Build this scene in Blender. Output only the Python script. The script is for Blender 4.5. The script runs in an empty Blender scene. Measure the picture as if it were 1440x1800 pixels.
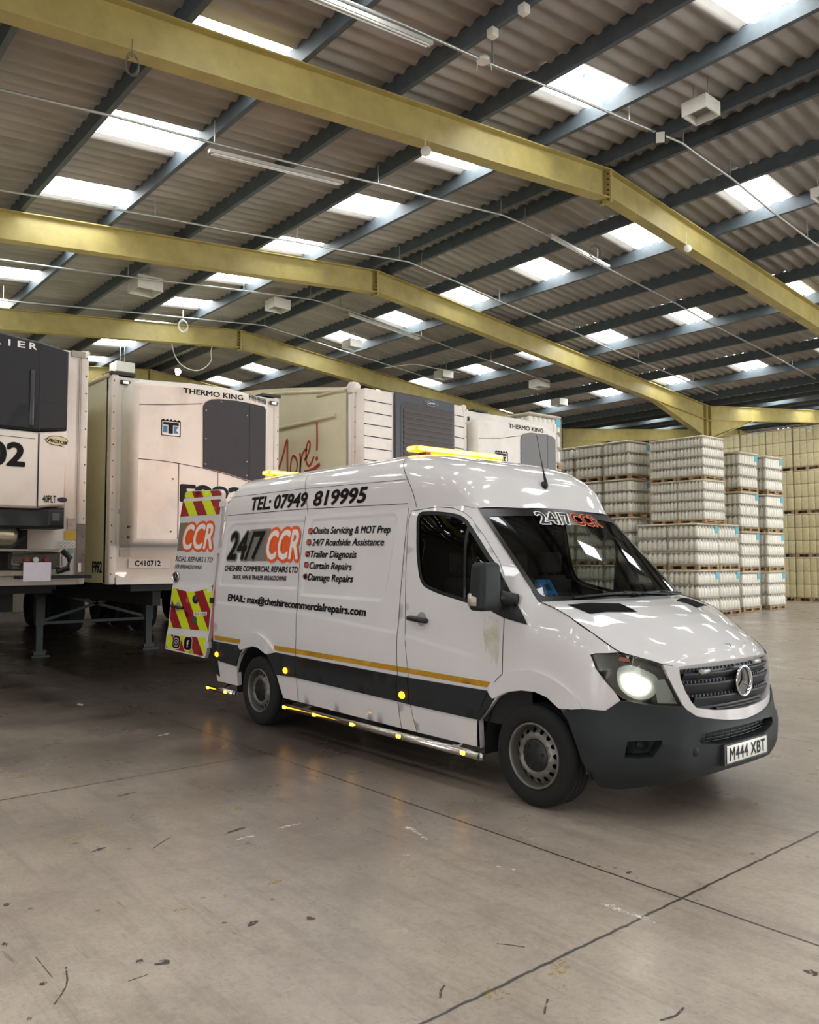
import bpy, bmesh, math, random
from mathutils import Vector, Matrix
from mathutils.geometry import delaunay_2d_cdt
random.seed(11)
scene = bpy.context.scene
COL = scene.collection
PI = math.pi
# ------------------------------------------------------------------ camera, world, exposure, big lights
cam_d = bpy.data.cameras.new('camera'); cam = bpy.data.objects.new('camera', cam_d); COL.objects.link(cam)
scene.camera = cam
_yaw, _pitch, _roll = 2.4392, .0579, -.0015
_f = Vector((math.cos(_pitch) * math.cos(_yaw), math.cos(_pitch) * math.sin(_yaw), math.sin(_pitch)))
_r0 = Vector((math.sin(_yaw), -math.cos(_yaw), 0)); _u0 = _r0.cross(_f)
_r = math.cos(_roll) * _r0 + math.sin(_roll) * _u0; _u = -math.sin(_roll) * _r0 + math.cos(_roll) * _u0
cam.matrix_world = Matrix(((_r.x, _u.x, -_f.x, 3.7822), (_r.y, _u.y, -_f.y, -5.2627), (_r.z, _u.z, -_f.z, 1.6743), (0, 0, 0, 1)))
cam_d.sensor_fit = 'HORIZONTAL'; cam_d.sensor_width = 36.0; cam_d.lens = 36.0 * 1445.2 / 1440.0
cam_d.clip_start = .05; cam_d.clip_end = 300

scene.view_settings.view_transform = 'Standard'
scene.view_settings.look = 'None'
scene.view_settings.gamma = 1.0
scene.view_settings.exposure = -0.12
scene.view_settings.use_curve_mapping = False
scene.cycles.use_denoising = True
scene.cycles.max_bounces = 8
scene.cycles.diffuse_bounces = 4
scene.cycles.glossy_bounces = 4
scene.cycles.transparent_max_bounces = 12
scene.cycles.sample_clamp_indirect = 4.0
scene.cycles.sample_clamp_direct = 0.0
scene.cycles.caustics_reflective = False
scene.cycles.caustics_refractive = False

world = bpy.data.worlds.new('overcast_sky'); scene.world = world
world.use_nodes = True
world.node_tree.nodes['Background'].inputs[0].default_value = (.75, .85, 1, 1)
world.node_tree.nodes['Background'].inputs[1].default_value = 1.2

SKYLIGHT = 12.5                 # radiance of the translucent roof sheets
def area_light(name, loc, rot, sx, sy, power, col):
    d = bpy.data.lights.new(name, 'AREA'); d.shape = 'RECTANGLE'; d.size = sx; d.size_y = sy
    d.energy = power; d.color = col
    o = bpy.data.objects.new(name, d); COL.objects.link(o); o.location = loc; o.rotation_euler = rot
    return o
# added area lights for unseen doors behind the camera; second one brightens the pallets
for yy, w, p, c in ((21.0, 8.0, 3600, (.95, .98, 1)), (33.0, 8.0, 2600, (.95, .98, 1)), (8.0, 4.6, 420, (.97, .98, 1)), (-13.0, 4.6, 420, (1, .95, .93))):
    area_light('added_door_daylight', (15.8, yy, 2.9), (0, PI / 2, 0), 5.2, w, p, c)
area_light('added_door_daylight', (4.0, -21.3, 2.6), (PI / 2, 0, 0), 5.0, 4.6, 1050, (.99, .96, 1.0))

# ------------------------------------------------------------------ materials
def srgb(h):
    h = h.lstrip('#')
    v = [int(h[i:i + 2], 16) / 255 for i in (0, 2, 4)]
    return tuple(x / 12.92 if x <= .04045 else ((x + .055) / 1.055) ** 2.4 for x in v)
MATS = {}
def pmat(name, col, rough=.5, metal=0.0, var=.0, scale=6.0, bump=0.0, coat=0.0, emit=None, estr=0.0, spec=.5, dirt=None, dirt_amt=0.0, dirt_scale=3.0, stretch=None):
    """principled material; var = brightness mottling, dirt = second colour blended in blotches"""
    if name in MATS: return MATS[name]
    m = bpy.data.materials.new(name); m.use_nodes = True; MATS[name] = m
    nt = m.node_tree; N = nt.nodes; L = nt.links
    b = N['Principled BSDF']
    c = srgb(col) if isinstance(col, str) else col
    b.inputs['Base Color'].default_value = (*c, 1)
    b.inputs['Roughness'].default_value = rough; b.inputs['Metallic'].default_value = metal
    b.inputs['Specular IOR Level'].default_value = spec
    if coat: b.inputs['Coat Weight'].default_value = coat; b.inputs['Coat Roughness'].default_value = .04
    if emit:
        e = srgb(emit) if isinstance(emit, str) else emit
        b.inputs['Emission Color'].default_value = (*e, 1); b.inputs['Emission Strength'].default_value = estr
    if var or bump or dirt:
        tc = N.new('ShaderNodeTexCoord'); mp = N.new('ShaderNodeMapping'); L.new(tc.outputs['Object'], mp.inputs[0])
        if stretch: mp.inputs['Scale'].default_value = stretch
        no = N.new('ShaderNodeTexNoise'); no.inputs['Scale'].default_value = scale; no.inputs['Detail'].default_value = 6
        no.inputs['Roughness'].default_value = .6
        L.new(mp.outputs[0], no.inputs['Vector'])
        last = None
        if var:
            hs = N.new('ShaderNodeHueSaturation'); hs.inputs['Color'].default_value = (*c, 1)
            mr = N.new('ShaderNodeMapRange'); mr.inputs[1].default_value = .3; mr.inputs[2].default_value = .7
            mr.inputs[3].default_value = 1 - var; mr.inputs[4].default_value = 1 + var
            L.new(no.outputs['Fac'], mr.inputs[0]); L.new(mr.outputs[0], hs.inputs['Value'])
            last = hs.outputs['Color']
        if dirt:
            n2 = N.new('ShaderNodeTexNoise'); n2.inputs['Scale'].default_value = dirt_scale; n2.inputs['Detail'].default_value = 8
            n2.inputs['Roughness'].default_value = .65
            L.new(mp.outputs[0], n2.inputs['Vector'])
            r2 = N.new('ShaderNodeMapRange'); r2.inputs[1].default_value = .5; r2.inputs[2].default_value = .75
            r2.inputs[3].default_value = 0; r2.inputs[4].default_value = dirt_amt
            L.new(n2.outputs['Fac'], r2.inputs[0])
            mx = N.new('ShaderNodeMix'); mx.data_type = 'RGBA'
            L.new(r2.outputs[0], mx.inputs[0])
            if last: L.new(last, mx.inputs[6])
            else: mx.inputs[6].default_value = (*c, 1)
            mx.inputs[7].default_value = (*srgb(dirt), 1)
            last = mx.outputs[2]
        if last: L.new(last, b.inputs['Base Color'])
        if bump:
            bp = N.new('ShaderNodeBump'); bp.inputs['Strength'].default_value = bump; bp.inputs['Distance'].default_value = .01
            L.new(no.outputs['Fac'], bp.inputs['Height']); L.new(bp.outputs[0], b.inputs['Normal'])
    return m
def glass_mat(name, tint, ior_refl=1.5, rough=0.0):
    if name in MATS: return MATS[name]
    m = bpy.data.materials.new(name); m.use_nodes = True; MATS[name] = m
    nt = m.node_tree; N = nt.nodes; L = nt.links; N.clear()
    out = N.new('ShaderNodeOutputMaterial'); mix = N.new('ShaderNodeMixShader')
    tr = N.new('ShaderNodeBsdfTransparent'); tr.inputs[0].default_value = (*tint, 1)
    gl = N.new('ShaderNodeBsdfGlossy'); gl.inputs['Roughness'].default_value = rough
    fr = N.new('ShaderNodeFresnel'); fr.inputs[0].default_value = ior_refl
    L.new(fr.outputs[0], mix.inputs[0]); L.new(tr.outputs[0], mix.inputs[1]); L.new(gl.outputs[0], mix.inputs[2])
    L.new(mix.outputs[0], out.inputs[0])
    return m

# ------------------------------------------------------------------ scene-graph helpers
def wloc(o):
    v = Vector((0, 0, 0))
    while o is not None:
        v += o.location; o = o.parent
    return v
def thing(name, label, cat, loc=(0, 0, 0), group=None, kind=None):
    o = bpy.data.objects.new(name, None); COL.objects.link(o); o.location = loc
    o.empty_display_size = .2
    o['label'] = label; o['category'] = cat
    if group: o['group'] = group
    if kind: o['kind'] = kind
    return o
def tag(o, label=None, cat=None, group=None, kind=None):
    if label: o['label'] = label
    if cat: o['category'] = cat
    if group: o['group'] = group
    if kind: o['kind'] = kind
    return o
def copy_tree(src, loc=None, parent=None, label=None, group=None, rotz=None):
    c = src.copy(); COL.objects.link(c)
    if parent is not None: c.parent = parent
    if loc is not None: c.location = loc
    if rotz is not None: c.rotation_euler = (0, 0, rotz)
    if label: c['label'] = label
    if group: c['group'] = group
    for ch in KIDS.get(src.name, []):
        k = copy_tree(ch, None, c)
    if parent is not None: KIDS.setdefault(parent.name, []).append(c)
    return c
KIDS = {}
class MB:
    """collects geometry in world coordinates, then links it as ONE mesh object"""
    def __init__(s): s.v = []; s.f = []; s.m = []; s.mi = 0; s.sm = []; s.smooth = False
    def face(s, idx, smooth=None):
        s.f.append(tuple(idx)); s.m.append(s.mi); s.sm.append(s.smooth if smooth is None else smooth)
    def add(s, pts):
        n = len(s.v); s.v.extend([tuple(p) for p in pts]); return n
    def quad(s, a, b, c, d): n = s.add((a, b, c, d)); s.face((n, n + 1, n + 2, n + 3))
    def poly(s, pts): n = s.add(pts); s.face(range(n, n + len(pts)))
    def box(s, x0, y0, z0, x1, y1, z1):
        n = s.add([(x0, y0, z0), (x1, y0, z0), (x1, y1, z0), (x0, y1, z0), (x0, y0, z1), (x1, y0, z1), (x1, y1, z1), (x0, y1, z1)])
        for q in ((0, 3, 2, 1), (4, 5, 6, 7), (0, 1, 5, 4), (1, 2, 6, 5), (2, 3, 7, 6), (3, 0, 4, 7)): s.face([n + i for i in q], False)
    def rbox(s, x0, y0, z0, x1, y1, z1, r=.01, seg=2):
        """box with rounded edges"""
        bm = bmesh.new(); bmesh.ops.create_cube(bm, size=1)
        for v in bm.verts: v.co = Vector(((x0 + x1) / 2 + v.co.x * (x1 - x0), (y0 + y1) / 2 + v.co.y * (y1 - y0), (z0 + z1) / 2 + v.co.z * (z1 - z0)))
        bmesh.ops.bevel(bm, geom=bm.edges[:], offset=r, segments=seg, profile=.5, affect='EDGES', clamp_overlap=True)
        s.bm(bm, True); bm.free()
    def bm(s, bm, smooth=False, M=None):
        n = len(s.v); bm.verts.index_update()
        for v in bm.verts: s.v.append(tuple(M @ v.co) if M else tuple(v.co))
        for f in bm.faces: s.f.append(tuple(n + v.index for v in f.verts)); s.m.append(s.mi); s.sm.append(smooth)
    def beam(s, a, b, w, h, up=(0, 0, 1)):
        """rectangular bar from a to b; w across, h along up"""
        a = Vector(a); b = Vector(b); d = (b - a).normalized(); u = Vector(up)
        x = d.cross(u); x = x.normalized() if x.length > 1e-6 else Vector((1, 0, 0)); u = x.cross(d).normalized()
        P = []
        for p in (a, b):
            for i, j in ((-1, -1), (1, -1), (1, 1), (-1, 1)): P.append(p + x * (i * w / 2) + u * (j * h / 2))
        n = s.add(P)
        for q in ((0, 1, 2, 3), (7, 6, 5, 4), (0, 4, 5, 1), (1, 5, 6, 2), (2, 6, 7, 3), (3, 7, 4, 0)): s.face([n + i for i in q], False)
    def tube(s, pts, r, seg=8, cap=True):
        pts = [Vector(p) for p in pts]
        rings = []
        ref = Vector((0, 0, 1))
        for i, p in enumerate(pts):
            d = (pts[min(i + 1, len(pts) - 1)] - pts[max(i - 1, 0)]).normalized()
            x = d.cross(ref)
            if x.length < .05: x = d.cross(Vector((1, 0, 0)))
            x.normalize(); y = x.cross(d)
            rr = r[i] if isinstance(r, (list, tuple)) else r
            rings.append(s.add([p + x * (rr * math.cos(2 * PI * k / seg)) + y * (rr * math.sin(2 * PI * k / seg)) for k in range(seg)]))
        for a, b in zip(rings, rings[1:]):
            for k in range(seg): s.face((a + k, a + (k + 1) % seg, b + (k + 1) % seg, b + k), True)
        if cap:
            s.face([rings[0] + k for k in range(seg)][::-1], False); s.face([rings[-1] + k for k in range(seg)], False)
    def cyl(s, a, b, r, seg=16, r2=None): s.tube([a, b], [r, r if r2 is None else r2], seg)
    def lathe(s, c, axis, prof, seg=32, smooth=True, a0=0, a1=2 * PI):
        """prof = list of (radius, height along axis)"""
        ax = Vector(axis).normalized(); x = ax.orthogonal().normalized(); y = ax.cross(x); c = Vector(c)
        full = abs(a1 - a0 - 2 * PI) < 1e-6
        ns = seg if full else seg + 1
        R = [s.add([c + ax * h + (x * math.cos(a0 + (a1 - a0) * k / seg) + y * math.sin(a0 + (a1 - a0) * k / seg)) * r for k in range(ns)]) for r, h in prof]
        for a, b in zip(R, R[1:]):
            for k in range(seg):
                k2 = (k + 1) % ns
                s.face((a + k, a + k2, b + k2, b + k), smooth)
    def prism(s, poly, f0, f1):
        """closed extrusion of a 2D outline: f0/f1 map (u,v) to the two end faces"""
        n = len(poly); a = s.add([f0(*p) for p in poly]); b = s.add([f1(*p) for p in poly])
        s.face([a + i for i in range(n)][::-1], False); s.face([b + i for i in range(n)], False)
        for i in range(n): s.face((a + i, a + (i + 1) % n, b + (i + 1) % n, b + i), False)
    def build(s, name, mat, parent=None, smooth_angle=None, recalc=False):
        me = bpy.data.meshes.new(name)
        off = wloc(parent)
        me.from_pydata([(p[0] - off.x, p[1] - off.y, p[2] - off.z) for p in s.v], [], s.f)
        for m in (mat if isinstance(mat, (list, tuple)) else [mat]): me.materials.append(m)
        me.polygons.foreach_set('material_index', s.m)
        me.polygons.foreach_set('use_smooth', s.sm)
        if recalc:
            bm = bmesh.new(); bm.from_mesh(me); bmesh.ops.remove_doubles(bm, verts=bm.verts, dist=1e-5)
            bmesh.ops.recalc_face_normals(bm, faces=bm.faces); bm.to_mesh(me); bm.free()
        me.update()
        o = bpy.data.objects.new(name, me); COL.objects.link(o)
        if parent is not None:
            o.parent = parent; KIDS.setdefault(parent.name, []).append(o)
        return o

def in_poly(x, y, P):
    c = False; n = len(P); j = n - 1
    for i in range(n):
        xi, yi = P[i]; xj, yj = P[j]
        if (yi > y) != (yj > y) and x < (xj - xi) * (y - yi) / (yj - yi) + xi: c = not c
        j = i
    return c
def resample(P, step, closed=True):
    out = []; n = len(P)
    for i in range(n if closed else n - 1):
        a = P[i]; b = P[(i + 1) % n]; L = math.hypot(b[0] - a[0], b[1] - a[1]); k = max(1, int(math.ceil(L / step)))
        for t in range(k): out.append((a[0] + (b[0] - a[0]) * t / k, a[1] + (b[1] - a[1]) * t / k))
    if not closed: out.append(P[-1])
    return out
def curve_pts(P, closed=True, sub=4):
    """Catmull-Rom through the points"""
    out = []; n = len(P)
    for i in range(n if closed else n - 1):
        p0 = P[(i - 1) % n] if closed or i > 0 else P[0]; p1 = P[i]; p2 = P[(i + 1) % n]
        p3 = P[(i + 2) % n] if closed or i + 2 < n else P[-1]
        for k in range(sub):
            t = k / sub
            out.append(tuple(.5 * (2 * b + (c - a) * t + (2 * a - 5 * b + 4 * c - d) * t * t + (3 * b - a - 3 * c + d) * t ** 3) for a, b, c, d in zip(p0, p1, p2, p3)))
    if not closed: out.append(P[-1])
    return out
def rrect(x0, y0, x1, y1, r, seg=4):
    out = []
    for cx, cy, a in ((x1 - r, y1 - r, 0), (x0 + r, y1 - r, 90), (x0 + r, y0 + r, 180), (x1 - r, y0 + r, 270)):
        for k in range(seg + 1):
            t = math.radians(a + 90 * k / seg); out.append((cx + r * math.cos(t), cy + r * math.sin(t)))
    return out
def circle(cx, cy, r, n=16, ry=None): return [(cx + r * math.cos(2 * PI * k / n), cy + (ry or r) * math.sin(2 * PI * k / n)) for k in range(n)]
def patch(mb, outline, f, step=.06, holes=(), lines=(), out=None, smooth=True, interior=True):
    """fills a 2D outline with triangles and maps them to a 3D surface with f(u, v)"""
    B = resample(outline, step); H = [resample(h, step) for h in holes]
    V = []; E = []
    def ring(R, closed=True):
        n = len(V); V.extend(R); k = len(R)
        for i in range(k if closed else k - 1): E.append((n + i, n + (i + 1) % k))
    ring(B)
    for h in H: ring(h)
    for l in lines: ring(resample(l, step, False), False)
    if interior:
        occ = set()
        g = step * .6
        for p in V:
            i, j = int(math.floor(p[0] / g)), int(math.floor(p[1] / g))
            for a in (-1, 0, 1):
                for b in (-1, 0, 1): occ.add((i + a, j + b))
        x0 = min(p[0] for p in B); x1 = max(p[0] for p in B); y0 = min(p[1] for p in B); y1 = max(p[1] for p in B)
        nx = int((x1 - x0) / step) + 1; ny = int((y1 - y0) / step) + 1
        for i in range(nx):
            for j in range(ny):
                x = x0 + (i + .5) * step; y = y0 + (j + .5 + .001) * step
                if (int(math.floor(x / g)), int(math.floor(y / g))) in occ: continue
                if in_poly(x, y, B) and not any(in_poly(x, y, h) for h in H): V.append((x, y))
    vv, ee, ff, *_ = delaunay_2d_cdt([Vector(p) for p in V], E, [], 0, 1e-6)
    n = mb.add([f(p.x, p.y) for p in vv])
    first = None
    tris = []
    for t in ff:
        cx = sum(vv[i].x for i in t) / 3; cy = sum(vv[i].y for i in t) / 3
        if in_poly(cx, cy, B) and not any(in_poly(cx, cy, h) for h in H): tris.append(t)
    if not tris: return
    if out is not None:
        s = 0
        for t in tris[::max(1, len(tris) // 40)]:
            a, b, c = (Vector(mb.v[n + i]) for i in t[:3]); nrm = (b - a).cross(c - a)
            o = Vector(out(*((a + b + c) / 3))) if callable(out) else Vector(out)
            s += nrm.dot(o)
        flip = s < 0
    else: flip = False
    for t in tris:
        t = [n + i for i in t]
        mb.face(t[::-1] if flip else t, smooth)
def text2d(txt, size=1.0, bold=0.0, shear=0.0, xs=1.0, align='LEFT', spacing=1.0):
    """outlines of a word as (verts2d, faces); cap height = size*0.73 or so"""
    cu = bpy.data.curves.new('t', 'FONT'); cu.body = txt; cu.size = size; cu.offset = bold; cu.shear = shear
    cu.space_character = spacing; cu.resolution_u = 3; cu.align_x = align; cu.dimensions = '2D'; cu.fill_mode = 'FRONT'
    ob = bpy.data.objects.new('t', cu); COL.objects.link(ob)
    dg = bpy.context.evaluated_depsgraph_get(); dg.update()
    me = ob.evaluated_get(dg).to_mesh()
    V = [(v.co.x * xs, v.co.y) for v in me.vertices]; F = [tuple(p.vertices) for p in me.polygons]
    ob.evaluated_get(dg).to_mesh_clear()
    bpy.data.objects.remove(ob); bpy.data.curves.remove(cu)
    return V, F
def put_text(mb, txt, f, x0, y0, width, height, bold=0.0, shear=0.0, spacing=1.0, flip=False, fit=None):
    """lays the word into the box (x0, y0, width, cap height) of the 2D domain and maps it with f; bold = stroke growth in ems"""
    V, F = text2d(txt, 1.0, 0, shear, 1.0, 'LEFT', spacing)
    if not V: return
    a0 = min(p[0] for p in V); a1 = max(p[0] for p in V)
    g = bold if fit is None else 0
    sx = width / (a1 - a0 + 2 * g); sy = height / (CAP + 2 * g)
    sh = [(0, 0)]
    if bold:
        k = 6 if bold < .03 else 10 if bold < .06 else 14
        sh += [(bold * math.cos(2 * PI * i / k), bold * math.sin(2 * PI * i / k)) for i in range(k)]
    for k, (dx, dy) in enumerate(sh):
        Q = [(x0 + (p[0] - a0 + g + dx) * sx, y0 + (p[1] + g + dy) * sy) for p in V]
        q = Q[0]; o = Vector(f(*q)); e = .004
        nr = (Vector(f(q[0] + e, q[1])) - o).cross(Vector(f(q[0], q[1] + e)) - o); nr = nr.normalized() * (.00012 * k) if nr.length > 0 else nr
        n = mb.add([Vector(f(*p)) + nr for p in Q])
        for t in F: mb.face([n + i for i in (t[::-1] if flip else t)], False)
CAP = max(p[1] for p in text2d('H', 1.0)[0])
# ------------------------------------------------------------------ the warehouse shell
SL = .0985; APEX = 5.6; HALF = 13.6; SPAN = 27.2
XW0, XW1, YW0, YW1 = -25.0, 16.0, -21.6, 46.3
def zroof(y, base):                                     # height of a roof line that has `base` at every ridge
    k = round((y - APEX) / SPAN); return base - SL * abs(y - APEX - SPAN * k)
# floor ------------------------------------------------
def floor_material():
    m = bpy.data.materials.new('concrete_floor'); m.use_nodes = True
    nt = m.node_tree; N = nt.nodes; L = nt.links; b = N['Principled BSDF']
    tc = N.new('ShaderNodeTexCoord')
    def noise(scale, detail, rough, vec=None, dist=0.0):
        n = N.new('ShaderNodeTexNoise'); n.inputs['Scale'].default_value = scale; n.inputs['Detail'].default_value = detail
        n.inputs['Roughness'].default_value = rough; n.inputs['Distortion'].default_value = dist
        L.new(vec or tc.outputs['Object'], n.inputs['Vector']); return n.outputs['Fac']
    def rng(v, a, b_, c, d):
        r = N.new('ShaderNodeMapRange'); r.inputs[1].default_value = a; r.inputs[2].default_value = b_
        r.inputs[3].default_value = c; r.inputs[4].default_value = d; L.new(v, r.inputs[0]); return r.outputs[0]
    def mix(f, a, b_):
        x = N.new('ShaderNodeMix'); x.data_type = 'RGBA'
        if isinstance(f, float): x.inputs[0].default_value = f
        else: L.new(f, x.inputs[0])
        for k, v in ((6, a), (7, b_)):
            if isinstance(v, tuple): x.inputs[k].default_value = (*v, 1)
            else: L.new(v, x.inputs[k])
        return x.outputs[2]
    def mth(op, a, b_=None, c=None):
        x = N.new('ShaderNodeMath'); x.operation = op
        for k, v in enumerate((a, b_, c)):
            if v is None: continue
            if isinstance(v, (float, int)): x.inputs[k].default_value = v
            else: L.new(v, x.inputs[k])
        return x.outputs[0]
    col = mix(rng(noise(.45, 5, .6), .35, .68, 0, 1), srgb('#b3a698'), srgb('#c5b8a8'))
    col = mix(rng(noise(2.2, 8, .75), .42, .68, 0, .75), col, srgb('#8f8175'))
    col = mix(rng(noise(7, 6, .75), .48, .66, 0, .4), col, srgb('#9d8f84'))
    col = mix(rng(noise(.9, 5, .6, None, .2), .50, .72, 0, .45), col, srgb('#c6b9a4'))
    col = mix(rng(noise(38, 5, .75), .48, .72, 0, .5), col, srgb('#82776c'))
    # brushed sweeping marks along the lanes
    mp = N.new('ShaderNodeMapping'); mp.inputs['Scale'].default_value = (.5, 6, 1); mp.inputs['Rotation'].default_value = (0, 0, .35)
    L.new(tc.outputs['Object'], mp.inputs[0])
    col = mix(rng(noise(1.6, 8, .78, mp.outputs[0]), .5, .7, 0, .6), col, srgb('#84776d'))
    # oil spots and specks
    col = mix(rng(noise(2.6, 4, .6), .62, .80, 0, .45), col, srgb('#4a423b'))
    vo = N.new('ShaderNodeTexVoronoi'); vo.inputs['Scale'].default_value = 3.1; vo.inputs['Randomness'].default_value = 1
    L.new(tc.outputs['Object'], vo.inputs['Vector'])
    col = mix(rng(vo.outputs['Distance'], .022, .06, .8, 0), col, srgb('#3d3632'))
    v2 = N.new('ShaderNodeTexVoronoi'); v2.inputs['Scale'].default_value = 24; L.new(tc.outputs['Object'], v2.inputs['Vector'])
    col = mix(mth('MULTIPLY', rng(v2.outputs['Distance'], .06, .14, 1, 0), rng(noise(1.0, 3, .6), .5, .7, 0, .6)), col, srgb('#544b45'))
    # short scuffs
    mp2 = N.new('ShaderNodeMapping'); mp2.inputs['Scale'].default_value = (1.4, 9, 1); mp2.inputs['Rotation'].default_value = (0, 0, -.5); L.new(tc.outputs['Object'], mp2.inputs[0])
    col = mix(rng(noise(2.2, 3, .5, mp2.outputs[0]), .70, .78, 0, .55), col, srgb('#5a5049'))
    mp3 = N.new('ShaderNodeMapping'); mp3.inputs['Scale'].default_value = (8, 1.3, 1); mp3.inputs['Rotation'].default_value = (0, 0, .9); L.new(tc.outputs['Object'], mp3.inputs[0])
    col = mix(rng(noise(2.0, 3, .5, mp3.outputs[0]), .72, .80, 0, .4), col, srgb('#cfc1ad'))
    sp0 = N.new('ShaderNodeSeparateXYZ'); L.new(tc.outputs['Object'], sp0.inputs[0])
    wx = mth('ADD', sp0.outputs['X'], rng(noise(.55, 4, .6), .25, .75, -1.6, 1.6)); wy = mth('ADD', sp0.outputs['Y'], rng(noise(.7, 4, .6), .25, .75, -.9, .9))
    dirt_and_shade = mth('MULTIPLY', mth('MULTIPLY', rng(wx, 2.4, -3.0, 0, 1), rng(wy, -4.4, -1.7, 0, 1)), rng(wy, 2.5, 6.5, 1, .22))  # lane dirt plus painted shade around the van and trailers
    col = mix(mth('MULTIPLY', dirt_and_shade, .93), col, srgb('#3f3834'))
    # sawn joints every four metres
    sp = N.new('ShaderNodeSeparateXYZ'); L.new(tc.outputs['Object'], sp.inputs[0])
    wob = rng(noise(9, 3, .6), 0, 1, -.016, .016)
    def joint(axis, off, wobble, w):
        a = mth('ADD', sp.outputs[axis], -off + 2.0 + 400)
        if wobble is not None: a = mth('ADD', a, wobble)
        a = mth('SUBTRACT', mth('MODULO', a, 4.0), 2.0)
        return rng(mth('ABSOLUTE', a), w, w * 2.2, 1, 0)
    j = mth('MAXIMUM', joint('X', 1.465, wob, .0052), joint('Y', -1.54, None, .005))
    col = mix(mth('MULTIPLY', j, .9), col, srgb('#2a2521'))
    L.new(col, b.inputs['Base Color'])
    ro = rng(noise(1.1, 5, .65), .3, .7, .22, .42)
    L.new(ro, b.inputs['Roughness']); b.inputs['Specular IOR Level'].default_value = .5
    bp = N.new('ShaderNodeBump'); bp.inputs['Strength'].default_value = .09; bp.inputs['Distance'].default_value = .01
    h = mth('SUBTRACT', noise(22, 6, .7), mth('MULTIPLY', j, 1.5))
    L.new(h, bp.inputs['Height']); L.new(bp.outputs[0], b.inputs['Normal'])
    return m
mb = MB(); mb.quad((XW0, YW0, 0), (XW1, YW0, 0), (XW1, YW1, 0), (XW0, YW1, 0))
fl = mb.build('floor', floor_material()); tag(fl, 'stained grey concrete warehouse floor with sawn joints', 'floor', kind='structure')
# worn remains of paint and rubber on the concrete (speckled, partly rubbed away)
def worn(name, col, thr, scale=38):
    m = bpy.data.materials.new(name); m.use_nodes = True; N = m.node_tree.nodes; L = m.node_tree.links; b = N['Principled BSDF']
    b.inputs['Base Color'].default_value = (*srgb(col), 1); b.inputs['Roughness'].default_value = .6
    tc = N.new('ShaderNodeTexCoord'); n = N.new('ShaderNodeTexNoise'); n.inputs['Scale'].default_value = scale; n.inputs['Detail'].default_value = 6; n.inputs['Roughness'].default_value = .7
    L.new(tc.outputs['Object'], n.inputs['Vector'])
    r = N.new('ShaderNodeMapRange'); r.inputs[1].default_value = thr; r.inputs[2].default_value = thr + .10; L.new(n.outputs['Fac'], r.inputs[0])
    L.new(r.outputs[0], b.inputs['Alpha']); return m
rnd = random.Random(5)
def flake(mb, x, y, l, w, ang):
    n = 13; P = []
    for k in range(n):
        a = 2 * PI * k / n; r = .5 + .5 * rnd.random()
        u, v = l / 2 * r * math.cos(a), w / 2 * r * math.sin(a)
        P.append((x + u * math.cos(ang) - v * math.sin(ang), y + u * math.sin(ang) + v * math.cos(ang), .0015))
    mb.poly(P)
def lines(mb, pts, w):
    ribbon0 = [Vector((x, y, .0016)) for x, y in pts]
    for a, b_ in zip(ribbon0, ribbon0[1:]):
        d = (b_ - a).normalized(); n = Vector((-d.y, d.x, 0)) * (w / 2); mb.quad(a - n, b_ - n, b_ + n, a + n)
no_ = 0
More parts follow.
